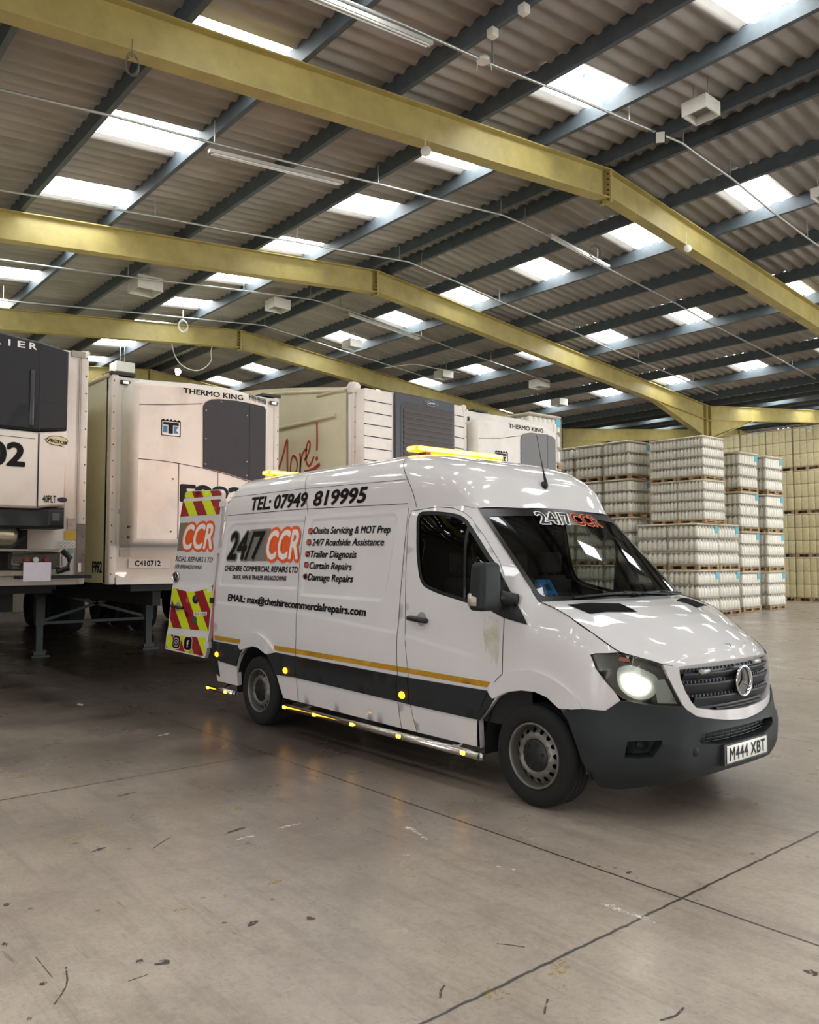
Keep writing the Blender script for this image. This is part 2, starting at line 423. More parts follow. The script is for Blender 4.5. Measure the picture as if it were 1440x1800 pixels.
for name, mat, lab, fl_, ln in (
    ('white', worn('worn_white_paint', '#d8d1c6', .44), 'flakes of old white paint on the concrete',
     ((-.21, -1.89, .13, .06, .2), (-.11, -1.9, .12, .05, 0), (-.02, -1.93, .1, .03, 0), (.6, -1.93, .10, .04, 0), (.67, -1.9, .06, .03, 0), (1.33, -1.89, .2, .06, 0), (1.45, -1.88, .13, .05, 0), (1.53, -1.88, .06, .03, 0), (-.73, -2.74, .05, .18, 0), (-.74, -2.42, .05, .2, 0), (-3.85, -1.9, .05, .22, .2), (-6.06, -1.95, .2, .08, 0), (.13, -2.2, .06, .03, 0)), ()),
    ('yellow', worn('worn_yellow_paint', '#b59d3f', .50), 'faded yellow paint scuffs on the concrete',
     ((-1.26, -2.5, .10, .07, 0), (-1.4, -3.55, .10, .22, .3), (-.02, -3.48, .05, .2, .1), (-.03, -3.26, .08, .1, 0), (.37, -3.4, .05, .06, 0), (-.01, -2.97, .05, .12, 0), (1.52, -2.55, .10, .18, .3), (1.5, -2.9, .12, .12, 0), (1.62, -2.66, .04, .05, 0), (1.49, -2.78, .04, .04, 0)), (([(-1.5, -3.42), (-1.53, -3.27)], .03), ([(-3.11, -3.46), (-3.08, -3.26)], .04))),
    ('dark', worn('dark_rubber_scuff', '#4a413c', .40), 'dark scuffs and scratches on the concrete',
     ((.425, -3.77, .05, .10, -.4), (-.18, -4.23, .05, .03, 0), (.25, -3.4, .03, .03, 0), (.47, -3.07, .05, .05, 0), (.35, -3.84, .04, .05, .5), (.34, -3.3, .06, .08, .4), (-.62, -4.11, .05, .04, 0), (1.1, -1.46, .03, .07, 0), (2.21, -1.8, .07, .06, 0), (-1.1, -3.49, .05, .12, .2), (-.89, -2.73, .05, .2, .1), (-2.1, -2.95, .04, .2, .1), (.28, -4.2, .04, .04, 0), (.51, -4.32, .03, .03, 0)),
     (([(.47, -4.22), (.42, -4.18), (.36, -4.14), (.31, -4.12), (.2, -4.09)], .007), ([(-.91, -3.25), (-.98, -3.16), (-1.04, -3.08)], .009), ([(.48, -3.94), (.48, -3.86)], .006), ([(.03, -4.16), (.26, -4.16)], .004), ([(1.21, -2.59), (1.26, -2.55), (1.31, -2.52)], .006), ([(1.38, -3.08), (1.34, -3.04), (1.32, -3.0)], .01), ([(1.71, -2.86), (1.68, -2.82), (1.65, -2.77)], .008), ([(2.01, -2.58), (2.03, -2.5), (2.02, -2.43)], .01)))):
    mb = MB(); no_ += 1
    for f_ in fl_: flake(mb, *f_)
    for pts, w in ln: lines(mb, pts, w)
    tag(mb.build('trim_%d' % no_, mat), lab, 'floor marks', kind='structure')

# roof sheets with skylights -----------------------------------
SHEET = pmat('fibre_cement_sheet', '#98948f', .9, var=.22, scale=2.0, dirt='#65615c', dirt_amt=.5, dirt_scale=1.2, stretch=(1, .25, 1))
def skylight_material():
    m = bpy.data.materials.new('translucent_rooflight'); m.use_nodes = True
    nt = m.node_tree; N = nt.nodes; L = nt.links; b = N['Principled BSDF']
    b.inputs['Base Color'].default_value = (.8, .8, .78, 1); b.inputs['Roughness'].default_value = .5
    tc = N.new('ShaderNodeTexCoord'); n = N.new('ShaderNodeTexNoise'); n.inputs['Scale'].default_value = 8; n.inputs['Detail'].default_value = 3
    L.new(tc.outputs['Object'], n.inputs['Vector'])
    r = N.new('ShaderNodeMapRange'); r.inputs[1].default_value = .67; r.inputs[2].default_value = .71; r.inputs[3].default_value = SKYLIGHT; r.inputs[4].default_value = .35
    L.new(n.outputs['Fac'], r.inputs[0]); L.new(r.outputs[0], b.inputs['Emission Strength'])
    b.inputs['Emission Color'].default_value = (.98, 1.0, 1.0, 1)
    return m
SKY = skylight_material()
PITCH = .242; ZS = 8.24; AMP = .036; XOFF = .0965
LY = [5.47 - 1.42 * k for k in range(10)]               # purlin lines, left slope (far edge)
RY = [5.99 + 1.41 * k for k in range(10)]               # right slope
def rel(v): return v - APEX
LB = [0.0] + [rel(y) for y in LY] + [-HALF]
RB = [0.0] + [rel(y) for y in RY] + [HALF]
def zsheet(x, y): return zroof(y, ZS) + AMP * math.cos(2 * PI * x / PITCH)
# (first bay edge, second bay edge, a centre X) of each row of rooflights; they repeat every 2.42 m
ROWS_L = [(LB[6], LB[5], -4.63), (LB[3], LB[2], -.60), (LB[9], LB[8], -4.63)]
ROWS_R = [(RB[2], RB[3], -2.88), (RB[5], RB[6], -4.42), (RB[8], RB[9], -5.15)]
N0, N1 = int(XW0 / PITCH), int(XW1 / PITCH)
SUB = 8
def sky_cols(xc):
    cols = set(); spans = []
    k0 = int(math.floor((XW0 - xc) / 2.42)); k1 = int(math.ceil((XW1 - xc) / 2.42))
    for k in range(k0, k1 + 1):
        a = round((xc + 2.42 * k + .365 - XOFF) / PITCH) - 3; b_ = a + 3
        if a > N0 + 1 and b_ < N1 - 1: spans.append((a, b_)); cols.update(range(a, b_))
    return cols, spans
sheet_no = 0; win_no = 0
for k in (-1, 0, 1):
    yc = APEX + SPAN * k
    for side, BB, ROWS in ((-1, LB, ROWS_L), (1, RB, ROWS_R)):
        if k == -1 and side == -1: continue
        mb = MB(); mb.smooth = True
        for a, b_ in zip(BB, BB[1:]):
            row = next((r for r in ROWS if {round(r[0], 3), round(r[1], 3)} == {round(a, 3), round(b_, 3)}), None)
            cols, spans = sky_cols(row[2]) if row else (set(), [])
            ya, yb = yc + a, yc + b_
            i = N0
            base = {}
            def vid(ix, which):
                if (ix, which) not in base:
                    x = ix * PITCH / SUB + XOFF; y = (ya, yb)[which]
                    base[(ix, which)] = mb.add([(x, y, zroof(y - .0001 * side, ZS) + AMP * math.cos(2 * PI * (x - XOFF) / PITCH))])
                return base[(ix, which)]
            for ix in range(N0 * SUB, N1 * SUB):
                if ix // SUB in cols: continue
                q = (vid(ix, 0), vid(ix + 1, 0), vid(ix + 1, 1), vid(ix, 1))
                mb.face(q if side == -1 else q[::-1], True)
            for (c0, c1) in spans:
                win_no += 1
                w = MB(); w.smooth = True
                A = []; B_ = []
                for ix in range(c0 * SUB, c1 * SUB + 1):
                    x = ix * PITCH / SUB + XOFF
                    for y, lst in ((ya, A), (yb, B_)): lst.append(w.add([(x, y, zroof(y - .0001 * side, ZS) + AMP * math.cos(2 * PI * (x - XOFF) / PITCH))]))
                for q in range(len(A) - 1): w.face((A[q], A[q + 1], B_[q + 1], B_[q]), True)
                o = w.build('window_%d' % win_no, SKY)
                tag(o, 'bright corrugated rooflight panel between dark purlins', 'rooflight', 'rooflights in the roof slopes', 'structure')
        o = mb.build('ceiling' if sheet_no == 0 else 'ceiling.%03d' % sheet_no, SHEET); sheet_no += 1
        tag(o, 'grey corrugated fibre cement roof slope seen from below', 'roof', 'roof slopes', 'structure')
# purlins -----------------------------------------------------
PURLIN = pmat('blue_grey_purlin_paint', '#4a545a', .6, var=.18, scale=5)
npl = 0
for k in (-1, 0, 1):
    yc = APEX + SPAN * k
    for side, YY in ((-1, LB[1:-1]), (1, RB[1:-1])):
        if k == -1 and side == -1: continue
        for yr in YY:
            y = yc + yr; z = zroof(y, 8.0)
            mb = MB()
            mb.box(XW0, y - .07, z, XW1, y - .062, z + .24)      # web
            mb.box(XW0, y - .062, z, XW1, y, z + .008)            # lower flange
            mb.box(XW0, y - .012, z + .008, XW1, y, z + .03)      # lip
            mb.box(XW0, y - .07, z + .232, XW1, y, z + .24)      # upper flange
            o = mb.build('roof_purlin', PURLIN); tag(o, 'long blue grey steel purlin under the corrugated roof', 'purlin', 'purlins under the roof', 'structure')
# portal frames -----------------------------------------------
YELLOW = pmat('yellow_frame_paint', '#a5975a', .5, var=.12, scale=2.5, dirt='#776c42', dirt_amt=.5, dirt_scale=2.0)
BOLT = pmat('bolt_steel', '#4d4a38', .5, metal=.6)
FRAMES = [-22.4, -16.3, -10.2, -4.1, 2.0, 8.1, 14.2]
def rafter(mb, X, ya, yb):
    """I-section from the ridge (ya) down to the valley (yb) with a haunch in the last 3 m"""
    s = 1 if yb > ya else -1
    zb = lambda y: 7.5 - SL * abs(y - ya); zt = lambda y: 7.985 - SL * abs(y - ya)
    yh = yb - s * 3.0
    fw, ft = .105, .018
    def slab(y0, z0a, z0b, y1, z1a, z1b, w):
        n = mb.add([(X - w, y0, z0a), (X + w, y0, z0a), (X + w, y0, z0b), (X - w, y0, z0b), (X - w, y1, z1a), (X + w, y1, z1a), (X + w, y1, z1b), (X - w, y1, z1b)])
        for q in ((0, 1, 2, 3), (7, 6, 5, 4), (0, 4, 5, 1), (1, 5, 6, 2), (2, 6, 7, 3), (3, 7, 4, 0)): mb.face([n + i for i in q], False)
    slab(ya, zt(ya) - ft, zt(ya), yb, zt(yb) - ft, zt(yb), fw)
    slab(ya, zb(ya), zb(ya) + ft, yb, zb(yb), zb(yb) + ft, fw)
    slab(ya, zb(ya) + ft, zt(ya) - ft, yb, zb(yb) + ft, zt(yb) - ft, .008)
    slab(yh, zb(yh) - .005, zb(yh) + .013, yb, zb(yb) - .62, zb(yb) - .6, fw)        # haunch flange
    slab(yh, zb(yh) + .01, zb(yh) + .02, yb, zb(yb) - .6, zb(yb) + .01, .008)
    return zb(yb)
for X in FRAMES:
    for k in (-1, 0, 1):
        yc = APEX + SPAN * k
        pf = thing('portal_frame', 'yellow steel portal frame carrying the roof', 'portal frame', (X, yc, 0), 'yellow portal frames across the warehouse', 'structure')
        for s in (-1, 1):
            if k == -1 and s == -1: continue
            mb = MB(); rafter(mb, X, yc, yc + s * HALF); mb.build('rafter', YELLOW, pf)
        mb = MB()
        for dx in (-.013, .013):
            mb.box(X - .11, yc + dx - .011, 7.43, X + .11, yc + dx + .011, 7.985)
        mb.build('apex_plate', YELLOW, pf)
        mb = MB()
        for zz in (7.47, 7.55, 7.63, 7.72, 7.81, 7.9):
            for xx in (-.07, .07): mb.cyl((X + xx, yc - .05, zz), (X + xx, yc + .05, zz), .014, 6)
        mb.build('bolt', BOLT, pf)
        if k < 1:
            y = yc + HALF
            mb = MB()
            mb.box(X - .1, y - .15, 0, X + .1, y - .132, 6.64); mb.box(X - .1, y + .132, 0, X + .1, y + .15, 6.64)
            mb.box(X - .006, y - .132, 0, X + .006, y + .132, 6.64)
            mb.box(X - .2, y - .22, 0, X + .2, y + .22, .02)
            mb.build('column', YELLOW, pf)
# walls ---------------------------------------------------------
WALLM = pmat('wall_blockwork', '#8d877c', .85, var=.15, scale=1.5); CLAD = pmat('brown_wall_cladding', '#8a5f36', .7, var=.25, scale=1.2, stretch=(1, 4, .2))
mb = MB(); mb.box(XW0 - .2, YW0, 0, XW0, YW1, 3.2); mb.mi = 1; mb.box(XW0 - .2, YW0, 3.2, XW0 - .02, YW1, 8.3)
tag(mb.build('wall_back', [WALLM, CLAD]), 'far end wall with brown boarding above pale blockwork', 'wall', kind='structure')
mb = MB(); mb.box(XW1, YW0, 0, XW1 + .2, YW1, 8.3); tag(mb.build('wall_front', WALLM), 'end wall out of view', 'wall', kind='structure')
mb = MB(); mb.box(XW0, YW0 - .2, 0, XW1, YW0, 8.4); tag(mb.build('wall_left', WALLM), 'long side wall', 'wall', kind='structure')
mb = MB(); mb.box(XW0, YW1, 0, XW1, YW1 + .2, 8.4); tag(mb.build('wall_right', WALLM), 'long far side wall', 'wall', kind='structure')
# ------------------------------------------------------------------ the panel van: its outer surfaces
def lerp_tab(tab, t):
    if t <= tab[0][0]: return tab[0][1]
    for (a, va), (b, vb) in zip(tab, tab[1:]):
        if t <= b: return va + (vb - va) * (t - a) / (b - a)
    return tab[-1][1]
def smooth_tab(tab, t):
    n = len(tab)
    if t <= tab[0][0]: return tab[0][1]
    if t >= tab[-1][0]: return tab[-1][1]
    i = 0
    while t > tab[i + 1][0]: i += 1
    def slope(k): return (tab[k + 1][1] - tab[k][1]) / (tab[k + 1][0] - tab[k][0])
    def tan(k):
        if k == 0: return slope(0)
        if k == n - 1: return slope(n - 2)
        a, b = slope(k - 1), slope(k)
        return 0.0 if a * b <= 0 else 2 * a * b / (a + b)
    x0, y0 = tab[i]; x1, y1 = tab[i + 1]; h = x1 - x0; s = (t - x0) / h
    m0, m1 = tan(i) * h, tan(i + 1) * h
    return (2*s**3-3*s**2+1)*y0 + (s**3-2*s**2+s)*m0 + (-2*s**3+3*s**2)*y1 + (s**3-s**2)*m1
def sstep(a, b, t):
    t = max(0.0, min(1.0, (t - a) / (b - a))); return t * t * (3 - 2 * t)
GT = [(.22,.925),(.3,.95),(.5,.972),(.75,.985),(.9,.99),(1.05,.988),(1.2,.982),(1.5,.966),(1.8,.946),(2.0,.927),(2.1,.915),(2.4,.88)]
ZE = [(-5,2.1),(-1.0,2.1),(-.8,2.09),(-.665,2.064),(0,1.381),(.285,1.29),(.445,1.195),(.614,1.083),(.75,1.05),(.861,.995)]
YE = [(-5,.915),(-1.3,.915),(-1.0,.895),(-.8,.86),(-.665,.813),(0,.884),(.285,.91),(.445,.9)]
XF = [(.22,.9),(.3,.965),(.36,.972),(.42,.978),(.56,.985),(.62,.997),(.69,.993),(.87,.985),(1.0,.967),(1.09,.9),(1.2,.75)]
XS, S0 = .22, 1.25
CREASE = [(-4.7,1.2),(-2.95,1.17),(-1.42,1.07),(-.5,.956),(-.3,.93)]
PANELS = [[(-4.57,1.39),(-2.965,1.39),(-2.9,2.06),(-4.30,2.07),(-4.40,2.05),(-4.46,1.98)],
          [(-2.90,1.335),(-1.68,1.325),(-1.60,1.37),(-1.49,2.02),(-1.54,2.06),(-2.79,2.06)]]
def shrink(P, d):
    cx = sum(p[0] for p in P) / len(P); cy = sum(p[1] for p in P) / len(P)
    out = []
    n = len(P)
    A = sum(P[i][0] * P[(i + 1) % n][1] - P[(i + 1) % n][0] * P[i][1] for i in range(n))
    sg = 1 if A > 0 else -1
    for i in range(n):
        a, b, c = P[i - 1], P[i], P[(i + 1) % n]
        def nrm(p, q):
            dx, dy = q[0] - p[0], q[1] - p[1]; L = math.hypot(dx, dy) or 1; return (-dy / L * sg, dx / L * sg)
        n1, n2 = nrm(a, b), nrm(b, c); mx, my = n1[0] + n2[0], n1[1] + n2[1]; L = math.hypot(mx, my) or 1
        k = d / max(.35, (mx * n1[0] + my * n1[1]) / L)
        out.append((b[0] + mx / L * k, b[1] + my / L * k))
    return out
PANELS_IN = [shrink(p, .02) for p in PANELS]
PANELS_T = [shrink(p, .0175) for p in PANELS]
def side_y(x, z):
    g = smooth_tab(GT, z); ze = lerp_tab(ZE, x); ye = smooth_tab(YE, x); ge = smooth_tab(GT, ze)
    s = max(0, min(1.4, (z - (ze - .3)) / .3))
    return g - max(0, ge - ye) * s * s
def side_disp(x, z):
    d = 0.0
    if -4.7 < x < -.2:
        zc = lerp_tab(CREASE, x)
        d += .007 * (1 - sstep(-.7, -.4, x)) * (1 - sstep(zc - .001, zc + .016, z)) * sstep(zc - .5, zc - .1, z)
    for P in PANELS_T:
        if in_poly(x, z, P): d -= .015
    return d
def qx(p):
    """traced 3D point -> belt parameter"""
    x, y, z = p
    if x <= XS: return x
    ys = side_y(XS, z); t = min(1, abs(y) / ys)
    q = XS + S0 * (1 - math.asin(t ** 1.25) / (PI / 2))
    return q if y <= 0 else 2 * (XS + S0) - q
QC = XS + S0                                              # belt parameter of the nose centre line
def belt0(q, z):
    m = q > QC
    if m: q = 2 * QC - q
    if q <= XS: p = (q, -(side_y(q, z) + side_disp(q, z)), z)
    else:
        th = (1 - (q - XS) / S0) * PI / 2
        xf = smooth_tab(XF, z); ys = side_y(XS, z)
        p = (XS + (xf - XS) * math.cos(th), -ys * max(0, math.sin(th)) ** .8, z)
    return Vector((p[0], -p[1], p[2])) if m else Vector(p)
def belt(q, z, off=0.0):
    p = belt0(q, z)
    if off:
        e = .012
        a = belt0(q + e, z) - belt0(q - e, z); b = belt0(q, z + e) - belt0(q, z - e)
        n = a.cross(b)
        if n.length > 1e-9:
            n.normalize()
            p = p + n * off
    return p
def B(off): return lambda q, z: belt(q, z, off)
def BQ(pts): return [(qx(p), p[2]) for p in pts]           # traced points -> (q, z)
def MIR(f): return lambda *a: (lambda p: Vector((p[0], -p[1], p[2])))(f(*a))
# roof and forehead: side line and centre line, joined by super-elliptic sections
SIDE_W = [(-4.66, .87, 2.1), (-4.49, .912, 2.1), (-4.3, .915, 2.1), (-1.3, .915, 2.1), (-1.0, .895, 2.1), (-.8, .86, 2.09), (-.665, .813, 2.064)]
CENT_W = [(-4.66, 2.12), (-4.6, 2.42), (-4.3, 2.61), (-1.75, 2.615), (-1.06, 2.505), (-.735, 2.34), (-.622, 2.085)]
def roof_pt(w, phi, off=0.0):
    """w in 0..6 along the car, phi 0 (right side) .. pi/2 (centre) .. pi (left side)"""
    i = min(5, int(w)); t = w - i
    def cr(T, j):
        p = [T[max(0, min(6, i + k))][j] for k in (-1, 0, 1, 2)]
        ts = [0, 0, 1, 1]
        xs = [T[max(0, min(6, i + k))][0] for k in (-1, 0, 1, 2)]
        h = xs[2] - xs[1]
        def sl(a, b): return 0 if abs(xs[b] - xs[a]) < 1e-9 else (p[b] - p[a]) / (xs[b] - xs[a])
        s0, s1, s2 = sl(0, 1), sl(1, 2), sl(2, 3)
        m0 = (0 if s0 * s1 <= 0 else 2 * s0 * s1 / (s0 + s1)) if i > 0 else s1
        m1 = (0 if s1 * s2 <= 0 else 2 * s1 * s2 / (s1 + s2)) if i < 5 else s1
        return (2*t**3-3*t**2+1)*p[1] + (t**3-2*t**2+t)*m0*h + (-2*t**3+3*t**2)*p[2] + (t**3-t**2)*m1*h
    xs_ = SIDE_W[i][0] + (SIDE_W[i + 1][0] - SIDE_W[i][0]) * t
    ys, zs = cr(SIDE_W, 1), cr(SIDE_W, 2)
    xc_ = CENT_W[i][0] + (CENT_W[i + 1][0] - CENT_W[i][0]) * t; zc = cr(CENT_W, 1)
    n = 4.0 if w < 4.5 else 4.0 - (w - 4.5) / 1.5 * 1.6
    c = max(0.0, abs(math.cos(phi))) ** (2 / n); s = max(0.0, math.sin(phi)) ** (2 / n)
    sg = -1 if phi < PI / 2 else 1
    return Vector((xs_ + (xc_ - xs_) * s ** 1.5, sg * (ys + off) * c, zs + (zc - zs + off) * s))
def roof_at(x, y, off=0.0):
    """a point of the roof near the centre for fittings: search w for x"""
    best = None
    for k in range(241):
        w = 6 * k / 240
        yy = min(1, abs(y) / .9); ph = math.acos(min(1, yy ** 2))
        p = roof_pt(w, ph if y < 0 else PI - ph, off)
        if best is None or abs(p.x - x) < abs(best.x - x): best = p
    return best
def roof_side(x, z, off=0.0):
    """the flank above the drip line (constant section), by height"""
    if z <= 2.1: return belt(x, z, off)
    t = (z - 2.1) / .515; ys = lerp_tab([(-4.66, .87), (-4.49, .912), (-4.3, .915)], x)
    y = ys * max(0, 1 - t ** 4) ** .25
    ny = 1.0; nz = .9 * t ** 3; L = math.hypot(ny, nz)
    return Vector((x, -(y + off * ny / L), z + off * nz / L))
# bonnet
BE = [(0, 1.381), (.15, 1.34), (.285, 1.29), (.445, 1.195), (.614, 1.083), (.693, 1.057), (.766, 1.031), (.813, 1.009), (.867, .992)]
def edge_pt(x, z):
    if x <= XS: return belt0(x, z)
    xf = smooth_tab(XF, z); th = math.acos(max(-1, min(1, (x - XS) / (xf - XS))))
    return belt0(XS + S0 * (1 - th / (PI / 2)), z)
def edge_q(x, z):
    if x <= XS: return x
    xf = smooth_tab(XF, z); th = math.acos(max(-1, min(1, (x - XS) / (xf - XS))))
    return XS + S0 * (1 - th / (PI / 2))
BEP = [edge_pt(*p) for p in BE]
BC = [(.10, 1.384), (.25, 1.357), (.40, 1.322), (.56, 1.27), (.70, 1.205), (.78, 1.155), (.85, 1.11), (.92, 1.062), (.967, 1.009)]
def bonnet_pt(u, v, off=0.0):
    """u 0 rear .. 1 front, v -1 (right) .. 1 (left)"""
    n = len(BE) - 1; f = min(n - 1e-6, u * n); i = int(f); t = f - i
    e = BEP[i].lerp(BEP[i + 1], t); xc = BC[i][0] + (BC[i + 1][0] - BC[i][0]) * t; zc = BC[i][1] + (BC[i + 1][1] - BC[i][1]) * t
    a = abs(v)
    z = zc + (e.z - zc) * a ** 2.2
    z += .016 * sstep(.86, .66, a) * sstep(0, .15, u) * (1 - sstep(.86, 1.0, u)) if a > .3 else .016 * sstep(0, .15, u) * (1 - sstep(.86, 1.0, u))
    return Vector((xc + (e.x - xc) * a ** 2, (abs(e.y)) * v, z + off))
# windscreen
def screen_pt(u, v, off=0.0):
    a = v * v
    b = Vector((.10 - .10 * a, .884 * v, 1.384 - .003 * a)); t = Vector((-.62 - .045 * a, .813 * v, 2.085 - .021 * a))
    p = b.lerp(t, u); bulge = .020 * math.sin(PI * u) * (1 - a)
    return p + Vector((.69, 0, .72)) * (bulge + off)
OUT_R = (0, -1, 0)
# ------------------------------------------------------------------ the panel van
PAINT = pmat('white_van_paint', '#d6d4d5', .4, coat=1.0, spec=.3, var=.02, scale=3)
GLASS = glass_mat('van_glass', (.62, .66, .64), 1.5)
LENS = glass_mat('lens_glass', (.93, .95, .95), 1.45)
TRIM = pmat('charcoal_plastic', '#25292b', .6, var=.12, scale=7, spec=.3)
BLACK = pmat('black_plastic', '#16181a', .5, var=.1, scale=9)
RUBBER = pmat('tyre_rubber', '#101112', .85, var=.15, scale=14)
DARK = pmat('dark_void', '#0c0d0e', .9)
SEAM = pmat('panel_gap', '#1d1d1f', .8)
CHROME = pmat('chrome', '#d8dadc', .12, metal=1.0)
STEEL = pmat('wheel_steel', '#77766f', .45, metal=.55, var=.2, scale=9, dirt='#5c5148', dirt_amt=.5)
STAINLESS = pmat('stainless_tube', '#c9c5bd', .22, metal=1.0)
AMBER_TAPE = pmat('amber_reflective_tape', '#b5871c', .35, var=.15, scale=40)
INK = pmat('black_vinyl', '#0b0a0d', .5, spec=.2)
GREYV = pmat('grey_vinyl', '#6f7068', .4); ORANGE = pmat('orange_vinyl', '#e2591f', .4); WHITEV = pmat('white_vinyl', '#e4e0dc', .4)
REDV = pmat('dull_red_vinyl', '#a8483a', .4)
FABRIC = pmat('dark_seat_fabric', '#1c1d20', .9, var=.2, scale=30)
DASHM = pmat('dashboard_plastic', '#232527', .7, var=.1, scale=20)
AMBER_ON = pmat('lit_amber_marker', '#c77a10', .3, emit=(1, .30, .008), estr=7)
AMBER_DOT = pmat('lit_amber_led', '#e5c23a', .3, emit=(1, .42, .015), estr=16)

VAN = thing('panel_van', 'white high-roof panel van with black lettering and lit amber roof light bars', 'van', (-1.83, 0, 0))

def both(fn):
    """runs fn(mb, f, out) for the right side and mirrored for the left"""
    return fn
arch_rear_in = [(-4.136, .34), (-4.123, .545), (-4.053, .676), (-3.931, .745), (-3.764, .79), (-3.64, .787), (-3.505, .742), (-3.396, .65), (-3.321, .545), (-3.22, .327)]
arch_front_in = [(.431, .292), (.41, .391), (.371, .513), (.316, .634), (.253, .699), (.16, .762), (.062, .784), (-.065, .78), (-.199, .753), (-.305, .704), (-.4, .611), (-.512, .505), (-.52, .303)]
rear_edge = [(-4.49, 2.1), (-4.55, 1.8), (-4.61, 1.4), (-4.625, .8), (-4.6, .34)]
bline = [(-1.36, 2.1), (-1.395, 1.5), (-1.419, 1.063), (-1.423, .736), (-1.436, .527), (-1.412, .31)]
door_line = [(-1.222, .31), (-1.277, .514), (-1.285, .801), (-1.325, 1.086), (-1.345, 1.6), (-1.35, 2.0), (-1.32, 2.07), (-1.03, 2.09), (-.87, 2.075), (-.766, 2.04), (-.682, 1.99), (-.543, 1.859), (-.36, 1.66), (-.3, 1.575), (-.274, 1.5), (-.243, 1.263), (-.251, 1.088), (-.256, .87), (-.31, .83), (-.393, .737), (-.52, .53), (-.545, .31)]
# body ------------------------------------------------------------
body = MB(); body.smooth = True
def side_shells(mb, f, out):
    # cargo side
    o = [(-1.36, 2.1)] + rear_edge + arch_rear_in + bline[::-1][:-1]
    L = []
    for z_off in (-.014, 0, .016, .03): L.append([(x, lerp_tab(CREASE, x) + z_off) for x in (-4.58, -3.8, -2.95, -2.2, -1.45)])
    for P in PANELS:
        for ins in (-.008, 0, .02, .028): Q = shrink(P, ins) if ins else P; L.append(Q + Q[:1])
    patch(mb, o, f, .07, (), L, out)
    # cab side, from the B-post to the headlamp, with the door opening left out
    top = [(-1.36, 2.1), (-1.0, 2.1), (-.8, 2.09), (-.665, 2.064), (-.45, 1.843), (-.2, 1.586), (0, 1.381)]
    hood = [(edge_q(*p), p[1]) for p in BE[1:5]]
    head = BQ([(.54, -.887, 1.077), (.483, -.919, 1.074), (.452, -.936, 1.063), (.503, -.931, .977), (.557, -.907, .901), (.607, -.879, .839), (.637, -.859, .785)])
    low = BQ([(.556, -.904, .717), (.418, -.957, .715), (.316, -.974, .70)])
    arch = [(qx((.253, -.982, .699)), .70)] + arch_front_in[5:12]
    o = top + hood + head + low + arch + [(-.5, .52), (-.393, .737)] + door_line[::-1][2:] + [(-1.412, .31)] + bline[::-1][1:-1]
    patch(mb, o, f, .06, (), (), out)
    # sill piece ahead of the door
    # rear corner post
    def corner(t, z, off=0.0):
        x = lerp_tab([(p[1], p[0]) for p in rear_edge[::-1]], z); y = side_y(x, z); r = .12; a = t * PI / 2
        return Vector((x - (r + off) * math.sin(a), -(y - r + (r + off) * math.cos(a)), z))
    g = corner if out[1] < 0 else MIR(corner)
    patch(mb, [(0, .42), (1, .42), (1, 2.1), (0, 2.1)], g, .16, (), (), lambda *p: (-1, out[1], 0))
side_shells(body, B(0), (0, -1, 0)); side_shells(body, MIR(B(0)), (0, 1, 0))
n = len(body.v)                                              # roof skin
W, PH = 60, 36
def ph_of(k): return PI * k / PH
idx = [[body.add([roof_pt(6 * i / W, ph_of(j))]) for j in range(PH + 1)] for i in range(W + 1)]
for i in range(W):
    for j in range(PH): body.face((idx[i][j], idx[i][j + 1], idx[i + 1][j + 1], idx[i + 1][j]), True)
# grille surround (white horseshoe)
sur_out = [(.813, -.66, 1.009), (.834, -.645, .945), (.861, -.611, .856), (.885, -.569, .766), (.899, -.542, .726), (.926, -.479, .683), (.963, -.355, .658), (.99, -.2, .636), (.997, -.003, .621)]
sur_in = [(.867, -.571, .992), (.877, -.571, .924), (.894, -.547, .844), (.913, -.508, .773), (.926, -.475, .736), (.962, -.35, .712), (.985, -.2, .700), (.993, -.003, .692)]
def mirq(P): return P + [(2 * QC - q, z) for q, z in P[::-1]]
SO, SI = mirq(BQ(sur_out)), mirq(BQ(sur_in))
patch(body, SO + SI[::-1], B(.012), .05, (), (), lambda x, y, z: (1, y * .6, 0))
def lip(mb, P, off0, off1, closed=False):
    """edge strip between two offsets along a belt polyline"""
    P = resample(P, .05, closed)
    a = mb.add([belt(q, z, off0) for q, z in P]); b = mb.add([belt(q, z, off1) for q, z in P]); n = len(P)
    for i in range(n if closed else n - 1): mb.face((a + i, a + (i + 1) % n, b + (i + 1) % n, b + i), False)
lip(body, SI, .012, -.05); lip(body, SO, .012, -.02)
# inner flanges of the wheel arches and scuttle under the screen
for f in (belt, MIR(belt)):
    for P in (arch_rear_in, arch_front_in):
        P2 = resample(P, .05, False); a = body.add([f(q, z, 0) for q, z in P2]); b = body.add([f(q, z, -.05) for q, z in P2])
        for i in range(len(P2) - 1): body.face((a + i, a + i + 1, b + i + 1, b + i), True)
BODY = body.build('body', PAINT, VAN)
